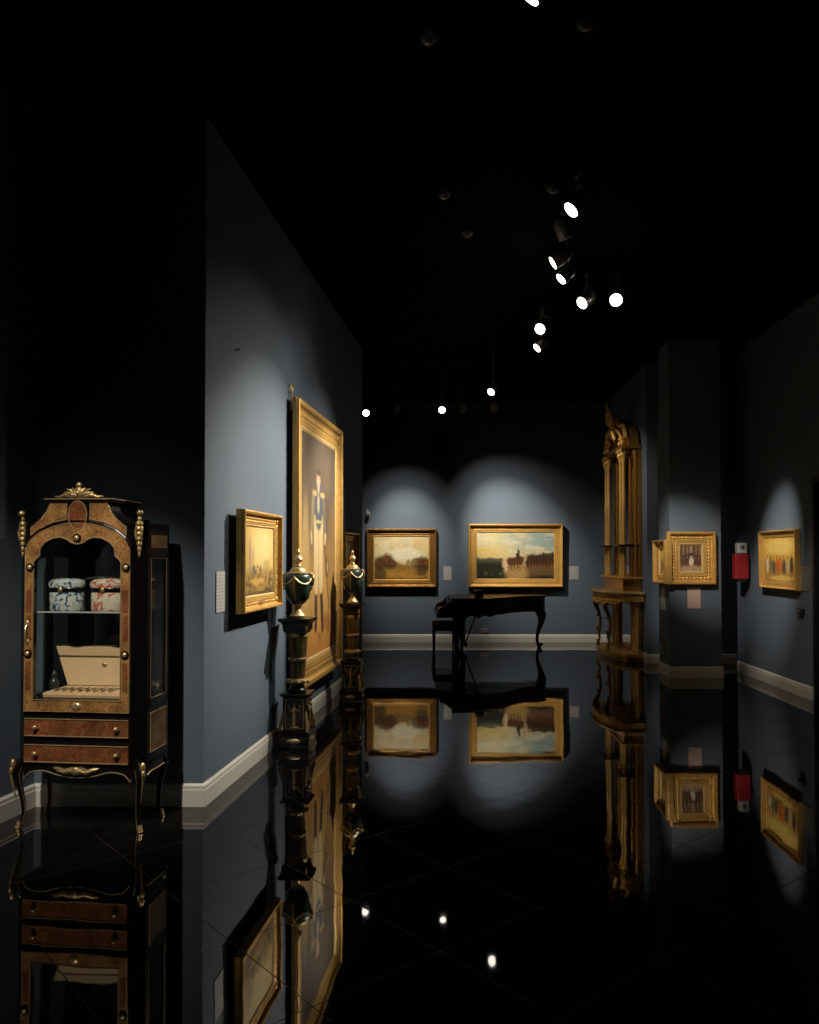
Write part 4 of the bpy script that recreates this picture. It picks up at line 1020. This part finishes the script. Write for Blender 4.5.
G = lambda W, px, py, off=0: (lambda r: W.pt(r[0], r[1], off))(W.hit(px, py, off))
heads = [
 # px, py, z, target, label, watts, cone, lit
 (571, 210, 4.05, G(WL, 222, 560), 'bright spotlight at the top of the lit cluster, highest in the room', 14, 42, True),
 (567, 238, 4.10, (3, 7, 0), 'unlit spotlight just under the highest bright one', 0, 0, False),
 (553, 263, 4.20, G(WL, 300, 430), 'tilted spotlight, upper of the two close together in mid-cluster', 8, 50, True),
 (561, 279, 3.90, G(WL, 270, 560), 'bright spotlight, lower of the two close together in mid-cluster', 12, 45, True),
 (582, 303, 4.02, G(WL, 262, 530), 'tilted spotlight between the close pair and the round one', 165, 43, True),
 (616, 300, 4.02, (-.5, 2.4, 1.2), 'round bright spotlight facing the viewer, rightmost of the cluster', 0, 30, True),
 (540, 329, 4.05, (-1.6, 5.0, 1.2), 'bright spotlight low in the cluster, glowing towards the viewer', 0, 40, True),
 (537, 348, 3.88, G(WL, 318, 530), 'small spotlight at the bottom of the lit cluster', 165, 40, True),
]
for px, py, z, tt, lb, wt, cone, lit in heads:
    p = PXZ(px, py, z); head(p, tt, lb, lit, sc=1.18 if z > 3.9 else 1.0)
    if wt: beam(p+(Vector(tt)-p).normalized()*.02, tt, wt, cone)
# back-room row
BK = [
 (366, 413, 11.87, (-.6, 6.5, 1.0), 'small bright spotlight at the left end of the back-room row', True),
 (396, 411, 12.7, G(WB, 400, 542, 0), 'spotlight seen from behind, second from left in the back-room row', False),
 (442, 410, 11.64, (.2, 6.5, 0.5), 'small bright spotlight in the middle of the back-room row', True),
 (464, 411, 12.7, G(WB, 512, 540, 0), 'spotlight seen from behind, right of the middle bright one', False),
 (491, 392, 10.5, (-.9, 8.2, 1.4), 'small bright spotlight above the dark one at the right of the back-room row', True),
 (494, 411, 12.4, G(WB, 520, 560, 0), 'spotlight seen from behind at the right end of the back-room row', False)]
for px, py, Y, tt, lb, lit in BK:
    p = depthp(px, py, Y); head(p, tt, lb, lit, sc=1.0, group='spotlights of the back-room row')
def bm(px, py, Y, tt, wt, cone, **k):
    p = depthp(px, py, Y); beam(p+(Vector(tt)-p).normalized()*.02, tt, wt, cone, **k)
bm(396, 411, 12.7, G(WB, 408, 545), 72, 42)
bm(464, 411, 12.7, G(WB, 515, 542), 98, 46)
p = PXZ(527, -6, 4.05); head(p, (-1.9, 4.6, 1.2), 'bright spotlight cut by the top edge of the picture', True, sc=1.3)
# unseen lamps without fixtures, put in to light cabinet, column, right wall and mirror
beam((-2.0, 1.9, 4.1), (-1.85, 4.6, .82), 90, 31, spill=.04, wide=1.5)          # cabinet
beam((1.7, 7.2, 4.1), (3.68, CYY, 1.60), 100, 19, spill=.03)                   # column front
beam((1.6, 8.3, 4.1), G(WCS, 659, 555), 40, 18, spill=.03)                     # column side
beam((2.6, 8.5, 4.1), G(WR, 777, 562), 92, 26, spill=.015)                      # right wall
beam((1.5, 10.9, 4.1), (3.35, 12.4, 2.1), 26, 58, spill=.04)                               # pier mirror
beam((2.6, 6.6, 4.1), G(WR, 808, 625), 34, 22, spill=.04)

# ceiling tracks
for i, (a_, b_, lb) in enumerate((((.8, 2.0), (1.75, 9.9), 'black lighting track along the middle of the ceiling'), ((-.9, 11.85), (2.6, 11.5), 'black lighting track across the back room'))):
    a_, b_ = Vector((*a_, CEIL-.02)), Vector((*b_, CEIL-.02)); L_ = (b_-a_).length
    o = MB().box((L_/2, 0, 0), (L_, .035, .036)).build('lighting_track', 'ceiling', loc=a_, rz=math.atan2((b_-a_).y, (b_-a_).x)); tag(o, lb, 'lighting track')
# ceiling detectors
def det(px, py, label):
    p = PXZ(px, py, CEIL); t = thing('smoke_detector', label, 'detector', p, 0, 'smoke detectors on the black ceiling')
    MB().lathe([(.05, 0), (.05, -.018), (.038, -.034), (.02, -.04)], seg=22).build('detector_body', 'outlet_dark', t, smooth=True); MB().lathe([(.018, -.038), (.016, -.048), (.006, -.052)]).build('sensor_cap', 'grey_metal', t, smooth=True)
det(428, 35, 'faint round detector at the upper left of the ceiling'); det(586, 21, 'faint round detector at the upper right of the ceiling')
det(444, 193, 'faint detector in mid-ceiling, above the other small one'); det(467, 232, 'faint small detector nearest the ceiling centre'); det(553, 187, 'faint detector left of the highest bright spotlight')

# ------------------------------------------------------------------ world and view
w = bpy.data.worlds.new('world'); S.world = w; w.use_nodes = True
bg = w.node_tree.nodes['Background']; bg.inputs[0].default_value = (.5, .6, .8, 1); bg.inputs[1].default_value = .0006
S.view_settings.view_transform = 'Standard'; S.view_settings.look = 'None'; S.view_settings.gamma = 1; S.view_settings.use_curve_mapping = False
S.view_settings.exposure = 0.0
S.cycles.max_bounces = 8; S.cycles.diffuse_bounces = 2; S.cycles.glossy_bounces = 5; S.cycles.transparent_max_bounces = 12; S.cycles.sample_clamp_indirect = 4
S.cycles.use_denoising = True
